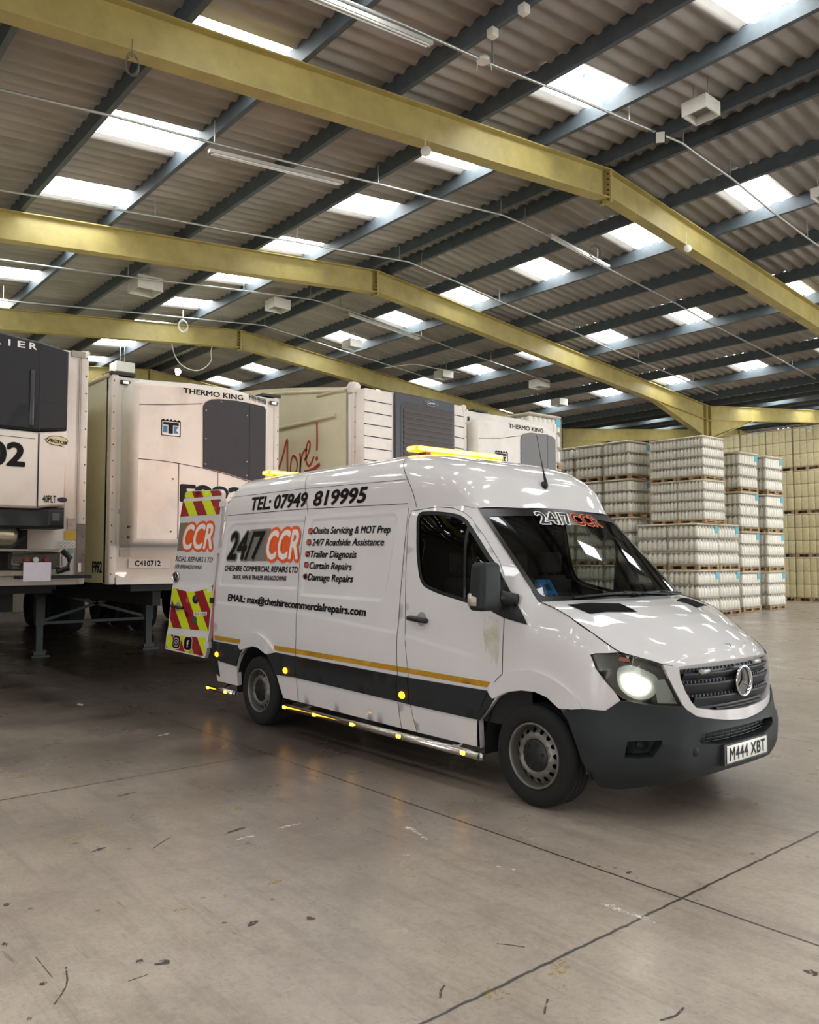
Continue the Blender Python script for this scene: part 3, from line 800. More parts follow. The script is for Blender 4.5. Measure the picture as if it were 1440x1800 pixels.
# raised white arch lips
def arch_lip(mb, f, out, outer, inner, h):
    P = curve_pts(outer, False, 4); Q = inner
    patch(mb, P + Q[::-1], f(h), .05, (), (), out)
    R = resample(P, .05, False); a = mb.add([f(h)(*p) for p in R]); b = mb.add([f(0)(*p) for p in R])
    for i in range(len(R) - 1): mb.face((a + i, a + i + 1, b + i + 1, b + i), True)
ro = [(-4.04, .77), (-3.942, .85), (-3.826, .907), (-3.728, .926), (-3.601, .922), (-3.46, .869), (-3.357, .806), (-3.312, .764)]
ri = [(-4.005, .735), (-3.931, .748), (-3.764, .792), (-3.64, .789), (-3.505, .744), (-3.49, .735)]
fo = [(-.388, .735), (-.334, .791), (-.248, .85), (-.113, .903), (.042, .923), (qx((.19, -.99, .897)), .897), (qx((.304, -.984, .844)), .844), (qx((.383, -.968, .779)), .779), (qx((.413, -.959, .717)), .717)]
fi = [(-.345, .69), (-.305, .706), (-.199, .755), (-.065, .782), (.062, .786), (.16, .764), (qx((.253, -.982, .702)), .702)]
for nm, O, I in (('rear', ro, ri), ('front', fo, fi)):
    for s in (0, 1):
        mb = MB(); mb.smooth = True
        f = (lambda h: B(h)) if s == 0 else (lambda h: MIR(B(h)))
        arch_lip(mb, f, (0, -1 if s == 0 else 1, .3), O, I, .024)
        mb.build('wheel_arch', PAINT, VAN)
# bonnet ----------------------------------------------------------
mb = MB(); mb.smooth = True
NU, NV = 40, 48
idx = [[mb.add([bonnet_pt(i / NU, -1 + 2 * j / NV, .002)]) for j in range(NV + 1)] for i in range(NU + 1)]
for i in range(NU):
    for j in range(NV): mb.face((idx[i][j], idx[i + 1][j], idx[i + 1][j + 1], idx[i][j + 1]), True)
a = mb.add([bonnet_pt(1, -1 + 2 * j / NV, .002) for j in range(NV + 1)]); b = mb.add([bonnet_pt(1, -1 + 2 * j / NV, .002) + Vector((-.02, 0, -.035)) for j in range(NV + 1)])
for j in range(NV): mb.face((a + j, b + j, b + j + 1, a + j + 1), True)
bonnet = mb.build('bonnet', PAINT, VAN)
def ribbon(mb, pts, w, nrm, lift=.0015):
    """thin flat dark strip along a 3D line"""
    pts = [Vector(p) for p in pts]; A = []
    for i, p in enumerate(pts):
        d = (pts[min(i + 1, len(pts) - 1)] - pts[max(0, i - 1)]).normalized(); n = Vector(nrm(p) if callable(nrm) else nrm).normalized()
        x = d.cross(n).normalized()
        A.append((mb.add([p + x * w / 2 + n * lift]), mb.add([p - x * w / 2 + n * lift])))
    for (a, b), (c, d) in zip(A, A[1:]): mb.face((a, b, d, c), True)
for s in (-1, 1):
    mb = MB(); ribbon(mb, [bonnet_pt(u / 24 * .96, s * 1.0, .002) for u in range(25)], .007, (.2, s * .6, .8), .003)
    mb.build('shut_line', SEAM, bonnet)
for s in (-1, 1):
    mb = MB(); q = [(.085, -.84), (.25, -.815), (.305, -.43), (.17, -.40)]
    patch(mb, [(u, v * -s) for u, v in q], lambda u, v: bonnet_pt(u, v, .007), .02, (), (), (0, 0, 1))
    vent = mb.build('air_vent', pmat('matt_black_vent', '#101112', .9, spec=.1), bonnet)
    mb = MB()
    for k in range(9):
        t = (k + .5) / 9
        P = [tuple(q[0][i] + (q[1][i] - q[0][i]) * t for i in (0, 1)), tuple(q[3][i] + (q[2][i] - q[3][i]) * t for i in (0, 1))]
        mb.beam(bonnet_pt(P[0][0], P[0][1] * -s, .008), bonnet_pt(P[1][0], P[1][1] * -s, .006), .006, .006)
    mb.build('slat', pmat('vent_slat', '#1c1d1f', .9, spec=.1), vent)
mb = MB(); c = bonnet_pt(.845, 0, .003); mb.lathe(c, (.75, 0, .66), [(.0, .004), (.02, .004), (.024, .002), (.026, 0)], 20)
mb.build('badge', CHROME, bonnet)
# windscreen ------------------------------------------------------
mb = MB(); mb.smooth = True
NU, NV = 12, 24
idx = [[mb.add([screen_pt(i / NU, -1 + 2 * j / NV)]) for j in range(NV + 1)] for i in range(NU + 1)]
for i in range(NU):
    for j in range(NV): mb.face((idx[i][j], idx[i][j + 1], idx[i + 1][j + 1], idx[i + 1][j]), True)
screen = mb.build('windscreen', GLASS, VAN)
mb = MB()
o = [(-.01, -1.005), (-.01, 1.005), (1.01, 1.005), (1.01, -1.005)]
hole = rrect(.045, -.955, .90, .955, .05)
patch(mb, o, lambda u, v: screen_pt(u, v, .004), .08, [hole], (), (.7, 0, .7))
mb.build('black_border', pmat('screen_frit', '#070808', .25, spec=.25), screen)
mb = MB()                                                   # scuttle under the screen
for s in (-1, 1):
    pass
a = mb.add([screen_pt(.0, -1 + j / 12, -.01) for j in range(25)]); b = mb.add([bonnet_pt(.02, -1 + j / 12, -.012) for j in range(25)])
for j in range(24): mb.face((a + j, b + j, b + j + 1, a + j + 1), True)
mb.build('scuttle', BLACK, VAN)
for p0, p1, tip in (((.0, .70), (.035, -.05), (.012, -.66)), ((.0, .98), (.03, .55), (.02, .08))):
    mb = MB(); A = screen_pt(*p0, .02); Bm = screen_pt(*p1, .03); Tm = screen_pt(*tip, .018)
    mb.tube([A, Bm], .008, 6); mb.tube([screen_pt(tip[0], tip[1], .018), screen_pt(p1[0], p1[1] + .02, .022), screen_pt(p1[0] * .6, p1[1] + .25, .016)], .009, 6)
    mb.build('wiper', BLACK, VAN)
# sun strip sticker
mb = MB()
def stick(u, v): return screen_pt(.79 + u * .165, -.37 + v, .006)
def st(x, y): return stick(y, x)
mb.mi = 0; mb.poly([st(x, y) for x, y in ((.18, .04), (.55, .04), (.55, .93), (.18, .93))])
mb.mi = 1; put_text(mb, '24/7', lambda x, y: stick(y, x) + Vector((.69, 0, .72)) * .002, .0, .06, .52, .86, .07, .2, fit=0)
mb.mi = 2; put_text(mb, '24/7', lambda x, y: stick(y, x) + Vector((.69, 0, .72)) * .004, .0, .06, .52, .86, .012, .2, fit=0)
mb.mi = 3; put_text(mb, 'CCR', lambda x, y: stick(y, x) + Vector((.69, 0, .72)) * .002, .54, .06, .43, .86, .07, .2, fit=0)
mb.mi = 2; put_text(mb, 'CCR', lambda x, y: stick(y, x) + Vector((.69, 0, .72)) * .004, .54, .06, .43, .86, .012, .2, fit=0)
mb.build('sun_strip_sticker', [GREYV, WHITEV, INK, ORANGE], screen)
# panel gaps on body and roof ---------------------------------------
mb = MB()
for f, o in ((B(.0), -1), (MIR(B(.0)), 1)):
    for P in (bline, [(-2.90, 2.1), (-2.938, 1.63), (-2.937, .94), (-2.952, .77), (-2.953, .57), (-2.949, .32)], door_line):
        ribbon(mb, [f(*p) for p in resample(P, .08, False)], .0055, (0, o, 0), .002)
    ribbon(mb, [f(q, z) for q, z in resample([(-.08, 1.46), (.0, 1.381)], .05, False)], .006, (0, o, .3), .003)
for w in (2.48, 3.12):
    ribbon(mb, [roof_pt(w, PI * k / 60) for k in range(61)], .0055, lambda p: (0, p.y, .4 + max(0, p.z - 2.3) * 4), .002)
for o, g in ((-1, roof_side), (1, MIR(roof_side))):
    for za, zb, w in ((2.165, 2.135, .006), (2.365, 2.335, .004)):
        ribbon(mb, [g(-4.47 + 3.1 * k / 30, za + (zb - za) * max(0, (k - 14) / 16)) for k in range(31)], w, (0, o, .15), .003)
mb.build('panel_gap', SEAM, VAN)
def stain_material():
    m = worn('algae_stain', '#b5b350', .40, 5); N = m.node_tree.nodes
    for n in N:
        if n.bl_idname == 'ShaderNodeMapRange': n.inputs[2].default_value = .75; n.inputs[4].default_value = .42
    return m
# cab side door -----------------------------------------------------
win = [(-1.238, 1.875), (-1.249, 1.985), (-1.237, 2.035), (-1.19, 2.06), (-1.016, 2.054), (-.847, 2.032), (-.766, 2.008), (-.711, 1.976), (-.645, 1.921), (-.45, 1.714), (-.285, 1.53), (-.255, 1.285), (-.36, 1.302), (-.644, 1.356), (-.897, 1.402), (-1.03, 1.433), (-1.112, 1.462), (-1.159, 1.506), (-1.192, 1.583), (-1.225, 1.74)]
dline = door_line[:-2] + [(-.5, .57), (-.545, .31)]
hole = curve_pts(win, True, 2)
for s in (0, 1):
    f = B if s == 0 else (lambda h: MIR(B(h)))
    o = (0, -1, 0) if s == 0 else (0, 1, 0)
    mb = MB(); mb.smooth = True
    L = [[(x, lerp_tab(CREASE, x) + zo) for x in (-1.31, -1.0, -.7, -.45)] for zo in (-.014, 0, .016, .03)]
    patch(mb, door_line, f(.001), .055, [hole], L, o)
    door = mb.build('cab_door', PAINT, VAN)
    mb = MB(); inner = shrink(hole, .028)
    patch(mb, hole, f(-.004), .06, [inner], (), o)
    fr = mb.build('window_frame', BLACK, door)
    mb = MB(); patch(mb, [(-.672, 1.365), (-.645, 1.36), (-.66, 1.93), (-.69, 1.95)], f(-.003), .08, (), (), o); mb.build('divider_bar', BLACK, door)
    mb = MB(); mb.smooth = True; patch(mb, hole, f(-.012), .12, (), (), o); mb.build('window_glass', GLASS, door)
    mb = MB(); patch(mb, [(-.272, 1.52), (-.07, 1.275), (-.033, 1.225), (-.242, 1.262)], f(.006), .08, (), (), o)
    patch(mb, [(-.36, 1.30), (-.245, 1.262), (-.275, 1.525), (-.40, 1.63), (-.30, 1.42)], f(.006), .08, (), (), o)
    mb.build('mirror_base', BLACK, door)
    if s == 0:
        mb = MB(); patch(mb, [(-.44, 1.275), (-.30, 1.262), (-.275, 1.1), (-.29, .98), (-.31, .90), (-.335, .98), (-.36, .92), (-.40, 1.05), (-.42, 1.0), (-.445, 1.15)], f(.003), .05, (), (), o); mb.build('drip_stain', stain_material(), door)
    mb = MB()                                             # handle and dish
    dish = circle(-1.128, 1.207, .056, 20)
    patch(mb, dish, f(.003), .04, (), (), o); mb.mi = 1
    P = [(-1.27, 1.207), (-1.2, 1.208), (-1.1, 1.2), (-1.045, 1.196)]
    mb.tube([f(h)(*p) for p, h in zip(P, (.02, .045, .045, .02))], [.02, .022, .021, .02], 8)
    mb.build('door_handle', [pmat('dish_grey', '#9a9792', .4), BLACK], door)
    # mirror
    sy = -1 if s == 0 else 1
    mm = MB(); mm.smooth = True
    bm = bmesh.new(); bmesh.ops.create_cube(bm, size=1)
    for v in bm.verts:
        v.co = Vector((v.co.x * (.13 if v.co.z > 0 else .15) + (.01 if v.co.z > 0 else 0), v.co.y * (.185 if v.co.z > 0 else .21), v.co.z * .335))
    bmesh.ops.bevel(bm, geom=bm.edges[:], offset=.045, segments=4, profile=.6, affect='EDGES')
    mm.bm(bm, True, Matrix.Translation((-.25, sy * 1.165, 1.487)) if s == 0 else Matrix.Translation((-.66, 1.055, 1.487)) @ Matrix.Rotation(1.35, 4, 'Z')); bm.free()
    mir = mm.build('wing_mirror', TRIM, VAN)
    mb = MB(); mb.tube([(-.21 - (.4 if s else 0), sy * (1.07 if s == 0 else 1.03), 1.42), (-.17, sy * .99, 1.40), (-.15, sy * .95, 1.39)], .045, 10); mb.build('mirror_arm', BLACK, mir)
    if s == 1: continue
    mb = MB(); mb.smooth = True
    bm = bmesh.new(); bmesh.ops.create_cube(bm, size=1)
    for v in bm.verts: v.co = Vector((v.co.x * .10, v.co.y * (.03 if v.co.z < 0 or True else .02), v.co.z * .1 + (0 if v.co.x < 0 else -.02 if v.co.z > 0 else 0)))
    bmesh.ops.bevel(bm, geom=bm.edges[:], offset=.012, segments=2, affect='EDGES')
    mb.bm(bm, True, Matrix.Translation((-.27, sy * 1.262, 1.395))); bm.free()
    mb.build('indicator_lens', pmat('clear_indicator', '#b9aea0', .2, coat=.5), mir)
# charcoal side mouldings and amber tape ---------------------------
def prism_patch(mb, poly, f, h, o):
    patch(mb, poly, f(h), .07, (), (), o)
    R = resample(poly, .07); a = mb.add([f(h)(*p) for p in R]); b = mb.add([f(0)(*p) for p in R]); n = len(R)
    for i in range(n): mb.face((a + i, a + (i + 1) % n, b + (i + 1) % n, b + i), False)
mould = [[(-4.64, .777), (-4.04, .772), (-3.985, .73), (-4.053, .676), (-4.123, .548), (-4.555, .574), (-4.52, .40), (-4.64, .45)],
         [(-3.316, .763), (-2.957, .757), (-2.957, .556), (-3.321, .546), (-3.396, .652), (-3.48, .725)],
         [(-2.947, .757), (-1.428, .737), (-1.44, .528), (-2.947, .555)],
         [(-1.418, .737), (-1.29, .736), (-1.283, .523), (-1.43, .528)],
         [(-1.28, .736), (-.398, .736), (-.525, .515), (-1.27, .522)],
         [(-.388, .735), (-.515, .53), (-.508, .505), (-.4, .613), (-.345, .68)]]
for s in (0, 1):
    f = B if s == 0 else (lambda h: MIR(B(h))); o = (0, -1, 0) if s == 0 else (0, 1, 0)
    for P in mould:
        mb = MB(); prism_patch(mb, P, f, .013, o); mb.build('side_moulding', TRIM, VAN)
    for P in ([(-4.605, .842), (-4.022, .838), (-4.045, .793), (-4.606, .793)], [(-3.345, .832), (-2.955, .829), (-2.955, .782), (-3.33, .782)], [(-2.945, .829), (-1.425, .813), (-1.425, .77), (-2.945, .782)], [(-1.415, .813), (-1.292, .812), (-1.292, .769), (-1.417, .770)], [(-1.282, .812), (-.375, .801), (-.409, .759), (-1.282, .769)]):
        mb = MB(); patch(mb, P, f(.004), .1, (), (), o); mb.build('reflective_tape', AMBER_TAPE, VAN)
    for x, z in ((-4.545, .64), (-3.13, .605), (-1.364, .588)):
        mb = MB(); mb.smooth = True; p = f(.012)(x, z); sy = o[1]
        prof = [(.0, .018), (.02, .016), (.03, .008), (.033, 0)]
        m2 = MB(); m2.lathe((0, 0, 0), (0, 1, 0), prof, 16)
        for fc in m2.f: mb.f.append(tuple(i + len(mb.v) for i in fc)); mb.m.append(0); mb.sm.append(True)
        mb.v.extend([(p.x + v[0] * 1.15, p.y + sy * v[1], p.z + v[2] * .9) for v in m2.v])
        mb.build('marker_lamp', AMBER_ON, VAN)
# rear lamp and rear corner bumper, rear face -------------------------
def corner_pt(t, z, off=0.0):
    x = lerp_tab([(p[1], p[0]) for p in rear_edge[::-1]], z); y = side_y(x, z); r = .12; a = t * PI / 2
    return Vector((x - (r + off) * math.sin(a), -(y - r + (r + off) * math.cos(a)), z))
REDL = pmat('red_lamp_lens', '#7c1714', .2, coat=.4, emit=(.6, .03, .02), estr=.25)
for s in (0, 1):
    g = corner_pt if s == 0 else MIR(corner_pt); sy = -1 if s == 0 else 1
    mb = MB(); mb.smooth = True; patch(mb, [(.22, .80), (1, .80), (1, 1.34), (.3, 1.34)], lambda t, z: g(t, z, .006), .12, (), (), (-1, sy, 0)); mb.build('tail_lamp', REDL, VAN)
    mb = MB(); mb.smooth = True; patch(mb, [(-.15, .42), (1, .42), (1, .777), (-.15, .777)], lambda t, z: g(t, z, .02), .12, (), (), (-1, sy, 0)); mb.build('rear_bumper_corner', TRIM, VAN)
mb = MB()
mb.quad((-4.70, -.83, .45), (-4.70, .83, .45), (-4.70, .83, .60), (-4.70, -.83, .60)); mb.box(-4.78, -.86, .42, -4.66, .86, .58)
mb.build('rear_bumper', TRIM, VAN)
# closed left rear door and dark load space
mb = MB(); mb.quad((-4.735, 0, .6), (-4.735, .87, .6), (-4.61, .80, 2.45), (-4.61, 0, 2.45)); mb.build('rear_door', PAINT, VAN)
mb = MB()
mb.quad((-4.6, -.88, .5), (-1.36, -.9, .5), (-1.36, .9, .5), (-4.6, .88, .5))
mb.quad((-1.37, -.93, .3), (-1.37, .93, .3), (-1.37, .90, 2.1), (-1.37, -.90, 2.1)); mb.quad((-1.37, -.90, 2.1), (-1.37, .90, 2.1), (-1.37, .6, 2.5), (-1.37, -.6, 2.5))
mb.build('bulkhead', DARK, VAN)
# cab interior
mb = MB()
for s in (0, 1):
    f = B if s == 0 else (lambda h: MIR(B(h))); o = (0, 1, 0)
    top = [(-1.36, 2.1), (-1.0, 2.1), (-.8, 2.085), (-.67, 2.05), (-.45, 1.83), (-.2, 1.575), (-.02, 1.37)]
    patch(mb, top + [(-.02, .5), (-1.36, .5)], f(-.04), .12, [hole], (), o)
mb.quad((-1.36, -.84, 2.09), (-.70, -.80, 2.09), (-.70, .80, 2.09), (-1.36, .84, 2.09))
mb.quad((-1.36, -.9, .5), (.2, -.9, .5), (.2, .9, .5), (-1.36, .9, .5))
mb.build('cab_lining', pmat('cab_lining', '#1b1c1d', .9), VAN)
mb = MB(); mb.smooth = True                                # dashboard
prof = [(.05, 1.37), (-.12, 1.385), (-.3, 1.37), (-.36, 1.31), (-.34, 1.1), (-.3, .8), (-.3, .5)]
for (xa, za), (xb, zb) in zip(prof, prof[1:]): mb.quad((xa, -.84, za), (xb, -.84, zb), (xb, .84, zb), (xa, .84, za))
mb.quad((.09, -.84, 1.355), (.05, -.84, 1.37), (.05, .84, 1.37), (.09, .84, 1.355))
mb.rbox(-.40, -.60, 1.33, -.14, -.22, 1.42, .03, 3)
mb.build('dashboard', DASHM, VAN)
mb = MB(); mb.lathe((-.52, -.42, 1.28), (-.5, 0, .86), [(.20, -.012), (.215, 0), (.20, .012), (.188, 0), (.20, -.012)], 32); mb.cyl((-.52, -.42, 1.28), (-.40, -.42, 1.08), .03, 8); mb.beam((-.52, -.6, 1.27), (-.52, -.24, 1.27), .04, .03)
mb.build('steering_wheel', BLACK, VAN)
for y0, y1 in ((-.72, -.22), (-.08, .40), (.40, .86)):
    mb = MB(); mb.rbox(-1.0, y0, .82, -.52, y1, .98, .05, 3)
    bm = bmesh.new(); bmesh.ops.create_cube(bm, size=1)
    for v in bm.verts: v.co = Vector((v.co.x * .13, v.co.y * (y1 - y0), v.co.z * .62))
    bmesh.ops.bevel(bm, geom=bm.edges[:], offset=.045, segments=3, affect='EDGES')
    mb.bm(bm, True, Matrix.Translation((-1.10, (y0 + y1) / 2, 1.22)) @ Matrix.Rotation(-.22, 4, 'Y')); bm.free()
    mb.box(-.98, y0 + .05, .5, -.55, y1 - .05, .83)
    seat = mb.build('seat', FABRIC, VAN)
    mb = MB(); mb.rbox(-1.24, (y0 + y1) / 2 - .13, 1.55, -1.13, (y0 + y1) / 2 + .13, 1.74, .035, 3); mb.cyl((-1.18, (y0 + y1) / 2 - .05, 1.45), (-1.18, (y0 + y1) / 2 - .05, 1.6), .008, 6); mb.cyl((-1.18, (y0 + y1) / 2 + .05, 1.45), (-1.18, (y0 + y1) / 2 + .05, 1.6), .008, 6)
    mb.build('headrest', FABRIC, seat)
# underbody -------------------------------------------------------------
mb = MB(); mb.box(-4.65, -.62, .26, .72, .62, .55); mb.box(-3.2, -.90, .30, -.55, .90, .45); mb.box(-4.6, -.88, .36, -4.15, .88, .5)
mb.build('underbody', DARK, VAN)
for cx in (0, -3.68):
    for sy in (-1, 1):
        mb = MB(); R = .47
        P = [(cx + R * math.cos(PI * k / 16), .345 + R * math.sin(PI * k / 16)) for k in range(17)]
        P = [(cx + R, .27)] + P + [(cx - R, .27)]
        for (xa, za), (xb, zb) in zip(P, P[1:]): mb.quad((xa, sy * .955, za), (xb, sy * .955, zb), (xb, sy * .6, zb), (xa, sy * .6, za))
        mb.poly([(x, sy * .6, z) for x, z in P]); mb.build('wheel_liner', DARK, VAN)
# front: grille, headlamps, bumper ---------------------------------------
mb = MB()
gout = shrink(SI, .0)
patch(mb, SI, B(-.028), .06, (), (), lambda x, y, z: (1, y * .3, 0))
mb.build('grille_back', BLACK, VAN)
GR = MB(); GR.smooth = True
GRM = pmat('grille_grey', '#272a2e', .55, var=.08, scale=8)
def inz(q, z): return in_poly(q, z, SI)
def bar(mb, z0, z1, h):
    NQ = 40; qs = [q for q in [QC - .60 + 1.2 * k / NQ for k in range(NQ + 1)] if inz(q, (z0 + z1) / 2)]
    rows = [(z0, -.028), (z0 + .004, -.022), (z1 - .014, h - .004), (z1 - .004, h), (z1, h - .006), (z1, -.028)]
    I = [[mb.add([belt(q, z, o)]) for q in qs] for z, o in rows]
    for a, b in zip(I, I[1:]):
        for k in range(len(qs) - 1): mb.face((a[k], a[k + 1], b[k + 1], b[k]), True)
for z0, z1 in ((.925, .905 + .05), (.868, .925), (.79, .845), (.715, .765)): pass
bar(GR, .905, .950, .004); bar(GR, .815, .885, .004); bar(GR, .735, .798, .004); bar(GR, .695, .722, .002)
GRO = GR.build('grille_bar', GRM, VAN)
for z in (.972, .893, .806):
    mb = MB(); mb.tube([belt(QC - .50 + k * .05, z, -.022) for k in range(21) if inz(QC - .50 + k * .05, z)], .003, 4)
    for k in range(40):
        q = QC - .52 + 1.04 * k / 39
        if inz(q, z) and inz(q, z + .012):
            p = belt(q, z, -.02); mb.box(p.x - .006, p.y - .007, p.z - .008, p.x + .006, p.y + .007, p.z + .008)
    mb.build('grille_mesh', GRM, VAN)
mb = MB(); ring = [(.086, -.004), (.092, .010), (.1, .012), (.104, .004), (.1, -.006), (.086, -.004)]
cst = Vector((1.0, 0, .868))
mb.lathe(cst, (1, 0, 0), ring, 40)
for k in range(3):
    a = PI / 2 + 2 * PI * k / 3; d = Vector((0, math.cos(a), math.sin(a))); t = Vector((0, -d.z, d.y))
    P = [cst + t * .016, cst + d * .094, cst - t * .016]; c0 = cst + Vector((.014, 0, 0))
    for A, Bq in ((P[0], P[1]), (P[1], P[2])): mb.poly([c0, A, Bq])
mb.build('star_badge', CHROME, VAN)
mb = MB(); mb.lathe(cst + Vector((-.006, 0, 0)), (1, 0, 0), [(0, .001), (.1, 0)], 32); mb.build('badge_backing', BLACK, VAN)
for y, z in ((-.37, .955), (.27, .972)):
    q = qx((.9, y, z)); p = belt(q, z, -.005)
    mb = MB(); mb.rbox(p.x - .02, p.y - .05, p.z - .014, p.x + .012, p.y + .05, p.z + .014, .006); mb.build('strobe_lamp', pmat('strobe_lens', '#8d9086', .25, emit=(.9, .95, .8), estr=.05), VAN)
hl = [(.452, -.936, 1.063), (.483, -.919, 1.074), (.54, -.887, 1.077), (.612, -.837, 1.076), (.693, -.776, 1.057), (.766, -.712, 1.031), (.813, -.66, 1.009), (.837, -.641, .936), (.861, -.611, .847), (.885, -.569, .755), (.8, -.704, .759), (.742, -.771, .77), (.681, -.826, .786), (.647, -.852, .799), (.607, -.879, .839), (.557, -.907, .901), (.503, -.931, .977)]
HL = BQ(hl)
lamp = BQ([(.639, -.853, .969), (.68, -.82, .985), (.713, -.791, .978), (.787, -.714, .932), (.80, -.70, .885), (.792, -.714, .845), (.763, -.749, .812), (.707, -.804, .814), (.656, -.846, .856), (.636, -.859, .914)])
ind = BQ([(.795, -.709, .913), (.835, -.65, .918), (.879, -.581, .762), (.81, -.695, .768)])
HOUS = pmat('headlamp_housing', '#5a5852', .35, metal=.5); REFL = pmat('headlamp_reflector', '#c3ccc6', .3, metal=.2)
GLOW = pmat('lit_headlamp_bulb', '#ffffff', .3, emit=(1, .93, .74), estr=26); ORR = pmat('orange_reflector', '#b46a45', .3)
for s in (0, 1):
    f = B if s == 0 else (lambda h: MIR(B(h))); sy = -1 if s == 0 else 1
    o = lambda x, y, z: (1, y, 0)
    mb = MB(); mb.smooth = True; patch(mb, HL, f(-.035), .05, (), (), o)
    R = resample(HL, .04); a = mb.add([f(-.035)(*p) for p in R]); b = mb.add([f(.0)(*p) for p in R])
    for i in range(len(R)): mb.face((a + i, a + (i + 1) % len(R), b + (i + 1) % len(R), b + i), False)
    h = mb.build('headlamp', HOUS, VAN)
    mb = MB(); mb.smooth = True
    LP = curve_pts(lamp, True, 3); patch(mb, shrink(LP, -.02), f(-.028), .04, (), (), o); mb.build('reflector_bowl', REFL, h)
    mb = MB(); mb.smooth = True; patch(mb, [(q - .012, z - .012) for q, z in shrink(LP, .030)], f(-.020), .03, (), (), o); mb.build('lit_bulb', GLOW, h)
    mb = MB(); mb.smooth = True; patch(mb, ind, f(-.026), .04, (), (), o); mb.build('indicator_reflector', REFL, h)
    mb = MB(); patch(mb, BQ([(.61, -.84, 1.062), (.655, -.805, 1.055), (.66, -.806, 1.03), (.60, -.855, 1.035)]), f(-.024), .04, (), (), o); mb.build('orange_reflector', ORR, h)
    mb = MB(); mb.smooth = True; patch(mb, HL, f(.003), .06, (), (), o); mb.build('headlamp_glass', LENS, h)
# bumper
bt = [(.316, -.974, .70), (.418, -.957, .713), (.52, -.92, .713), (.56, -.90, .72), (.637, -.859, .783), (.681, -.826, .786), (.742, -.771, .77), (.8, -.704, .759), (.885, -.569, .752)]
BT = [(qx((.29, -.98, .675)), .675)] + BQ(bt) + BQ(sur_out[4:])[0:]
bb = BQ([(.45, -.91, .288), (.483, -.873, .238), (.587, -.816, .237), (.717, -.732, .266), (.85, -.55, .29), (.95, -.346, .311), (.979, -.203, .323), (.986, -.0, .323)])
barch = [(qx((.371, -.959, .513)), .513), (qx((.41, -.939, .391)), .391)]
half = [(qx((.316, -.974, .634)), .634)] + BT
lowr = bb[::-1] + barch[::-1]
full = half[:-1] + [(2 * QC - q, z) for q, z in half[::-1]] + [(2 * QC - q, z) for q, z in lowr[::-1]] + lowr[1:]
full = half + [(2 * QC - q, z) for q, z in half[:-1][::-1]] + [(2 * QC - q, z) for q, z in lowr[::-1]][:-1] + lowr
def bump_off(q, z):
    if q > QC: q = 2 * QC - q
    e = sstep(XS + .05, XS + .35, q)
    corner = math.exp(-((q - (XS + .62)) / .30) ** 2)
    return .012 + e * ((1 - sstep(.59, .61, z)) * (.012 + .022 * (1 - sstep(XS + .75, XS + .95, q))) + .034 * corner * sstep(.26, .40, z) * (1 - sstep(.60, .75, z) * .6)) - e * .018 * (1 - sstep(.26, .34, z))
def bumper(q, z): return belt(q, z, bump_off(q, z))
intake = BQ([(.942, -.47, .54), (.952, -.433, .582), (.983, -.295, .593), (1.004, -.033, .593)])
intake = mirq(intake) + mirq(BQ([(1.0, -.10, .492), (.988, -.291, .492), (.945, -.45, .515)])[::-1])[::-1]
fogs = BQ([(.674, -.83, .552), (.814, -.697, .568), (.81, -.701, .527), (.779, -.733, .458), (.715, -.792, .447), (.66, -.835, .45)])
fogs2 = [(2 * QC - q, z) for q, z in fogs]
mb = MB(); mb.smooth = True
patch(mb, full, bumper, .045, [intake, fogs, fogs2], [[(XS + .12, .60), (QC - .75, .602), (QC - .5, .606), (QC, .61), (QC + .5, .606), (QC + .75, .602), (2 * QC - XS - .12, .60)]], lambda x, y, z: (1 if abs(y) < .8 else .3, y, 0))
for P in (intake, fogs, fogs2):
    R = resample(P, .04); a = mb.add([bumper(*p) for p in R]); b = mb.add([belt(p[0], p[1], -.05) for p in R])
    for i in range(len(R)): mb.face((a + i, a + (i + 1) % len(R), b + (i + 1) % len(R), b + i), False)
R = resample([p for p in full], .05); a = mb.add([bumper(*p) for p in R]); b = mb.add([belt(p[0], p[1], -.04) for p in R])
for i in range(len(R)): mb.face((a + i, a + (i + 1) % len(R), b + (i + 1) % len(R), b + i), False)
bump = mb.build('front_bumper', TRIM, VAN)
mb = MB(); patch(mb, intake, B(-.045), .06, (), (), (1, 0, 0))
for z in (.505, .525, .545, .565): mb.tube([belt(QC - .44 + .88 * k / 16, z, -.025) for k in range(17)], .004, 5)
for k in range(19): q = QC - .42 + .84 * k / 18; mb.tube([belt(q, .49, -.028), belt(q, .59, -.028)], .003, 4)
mb.build('lower_intake', BLACK, bump)
for P, s in ((fogs, -1), (fogs2, 1)):
    mb = MB(); patch(mb, P, B(-.03), .05, (), (), (1, s, 0)); c = belt(qx((.743, -.771, .507)) if s < 0 else 2 * QC - qx((.743, -.771, .507)), .507, -.02)
    mb.lathe(c, (.75, s * .66, 0), [(0, .022), (.03, .020), (.034, .012), (.034, -.01)], 20); mb.build('fog_lamp_blank', BLACK if False else TRIM, bump)
mb = MB(); q = qx((.928, -.5, .471)); c = belt(q, .471, bump_off(q, .471) + .001); mb.lathe(c, (.9, -.42, 0), [(0, .004), (.026, .004), (.03, 0)], 20); mb.build('towing_eye_cap', TRIM, bump)
# number plate
PW = pmat('white_number_plate', '#f2f2ec', .35)
mb = MB(); mb.box(.96, -.285, .355, 1.012, .285, .487); mb.build('plate_plinth', BLACK, bump)
mb = MB(); mb.rbox(1.012, -.26, .366, 1.019, .26, .477, .003); plate = mb.build('number_plate', PW, VAN)
mb = MB(); put_text(mb, 'M444 XBT', lambda x, y: Vector((1.0205, x, y)), -.235, .380, .47, .083, .024, 0, 1.1); mb.build('plate_lettering', INK, plate)
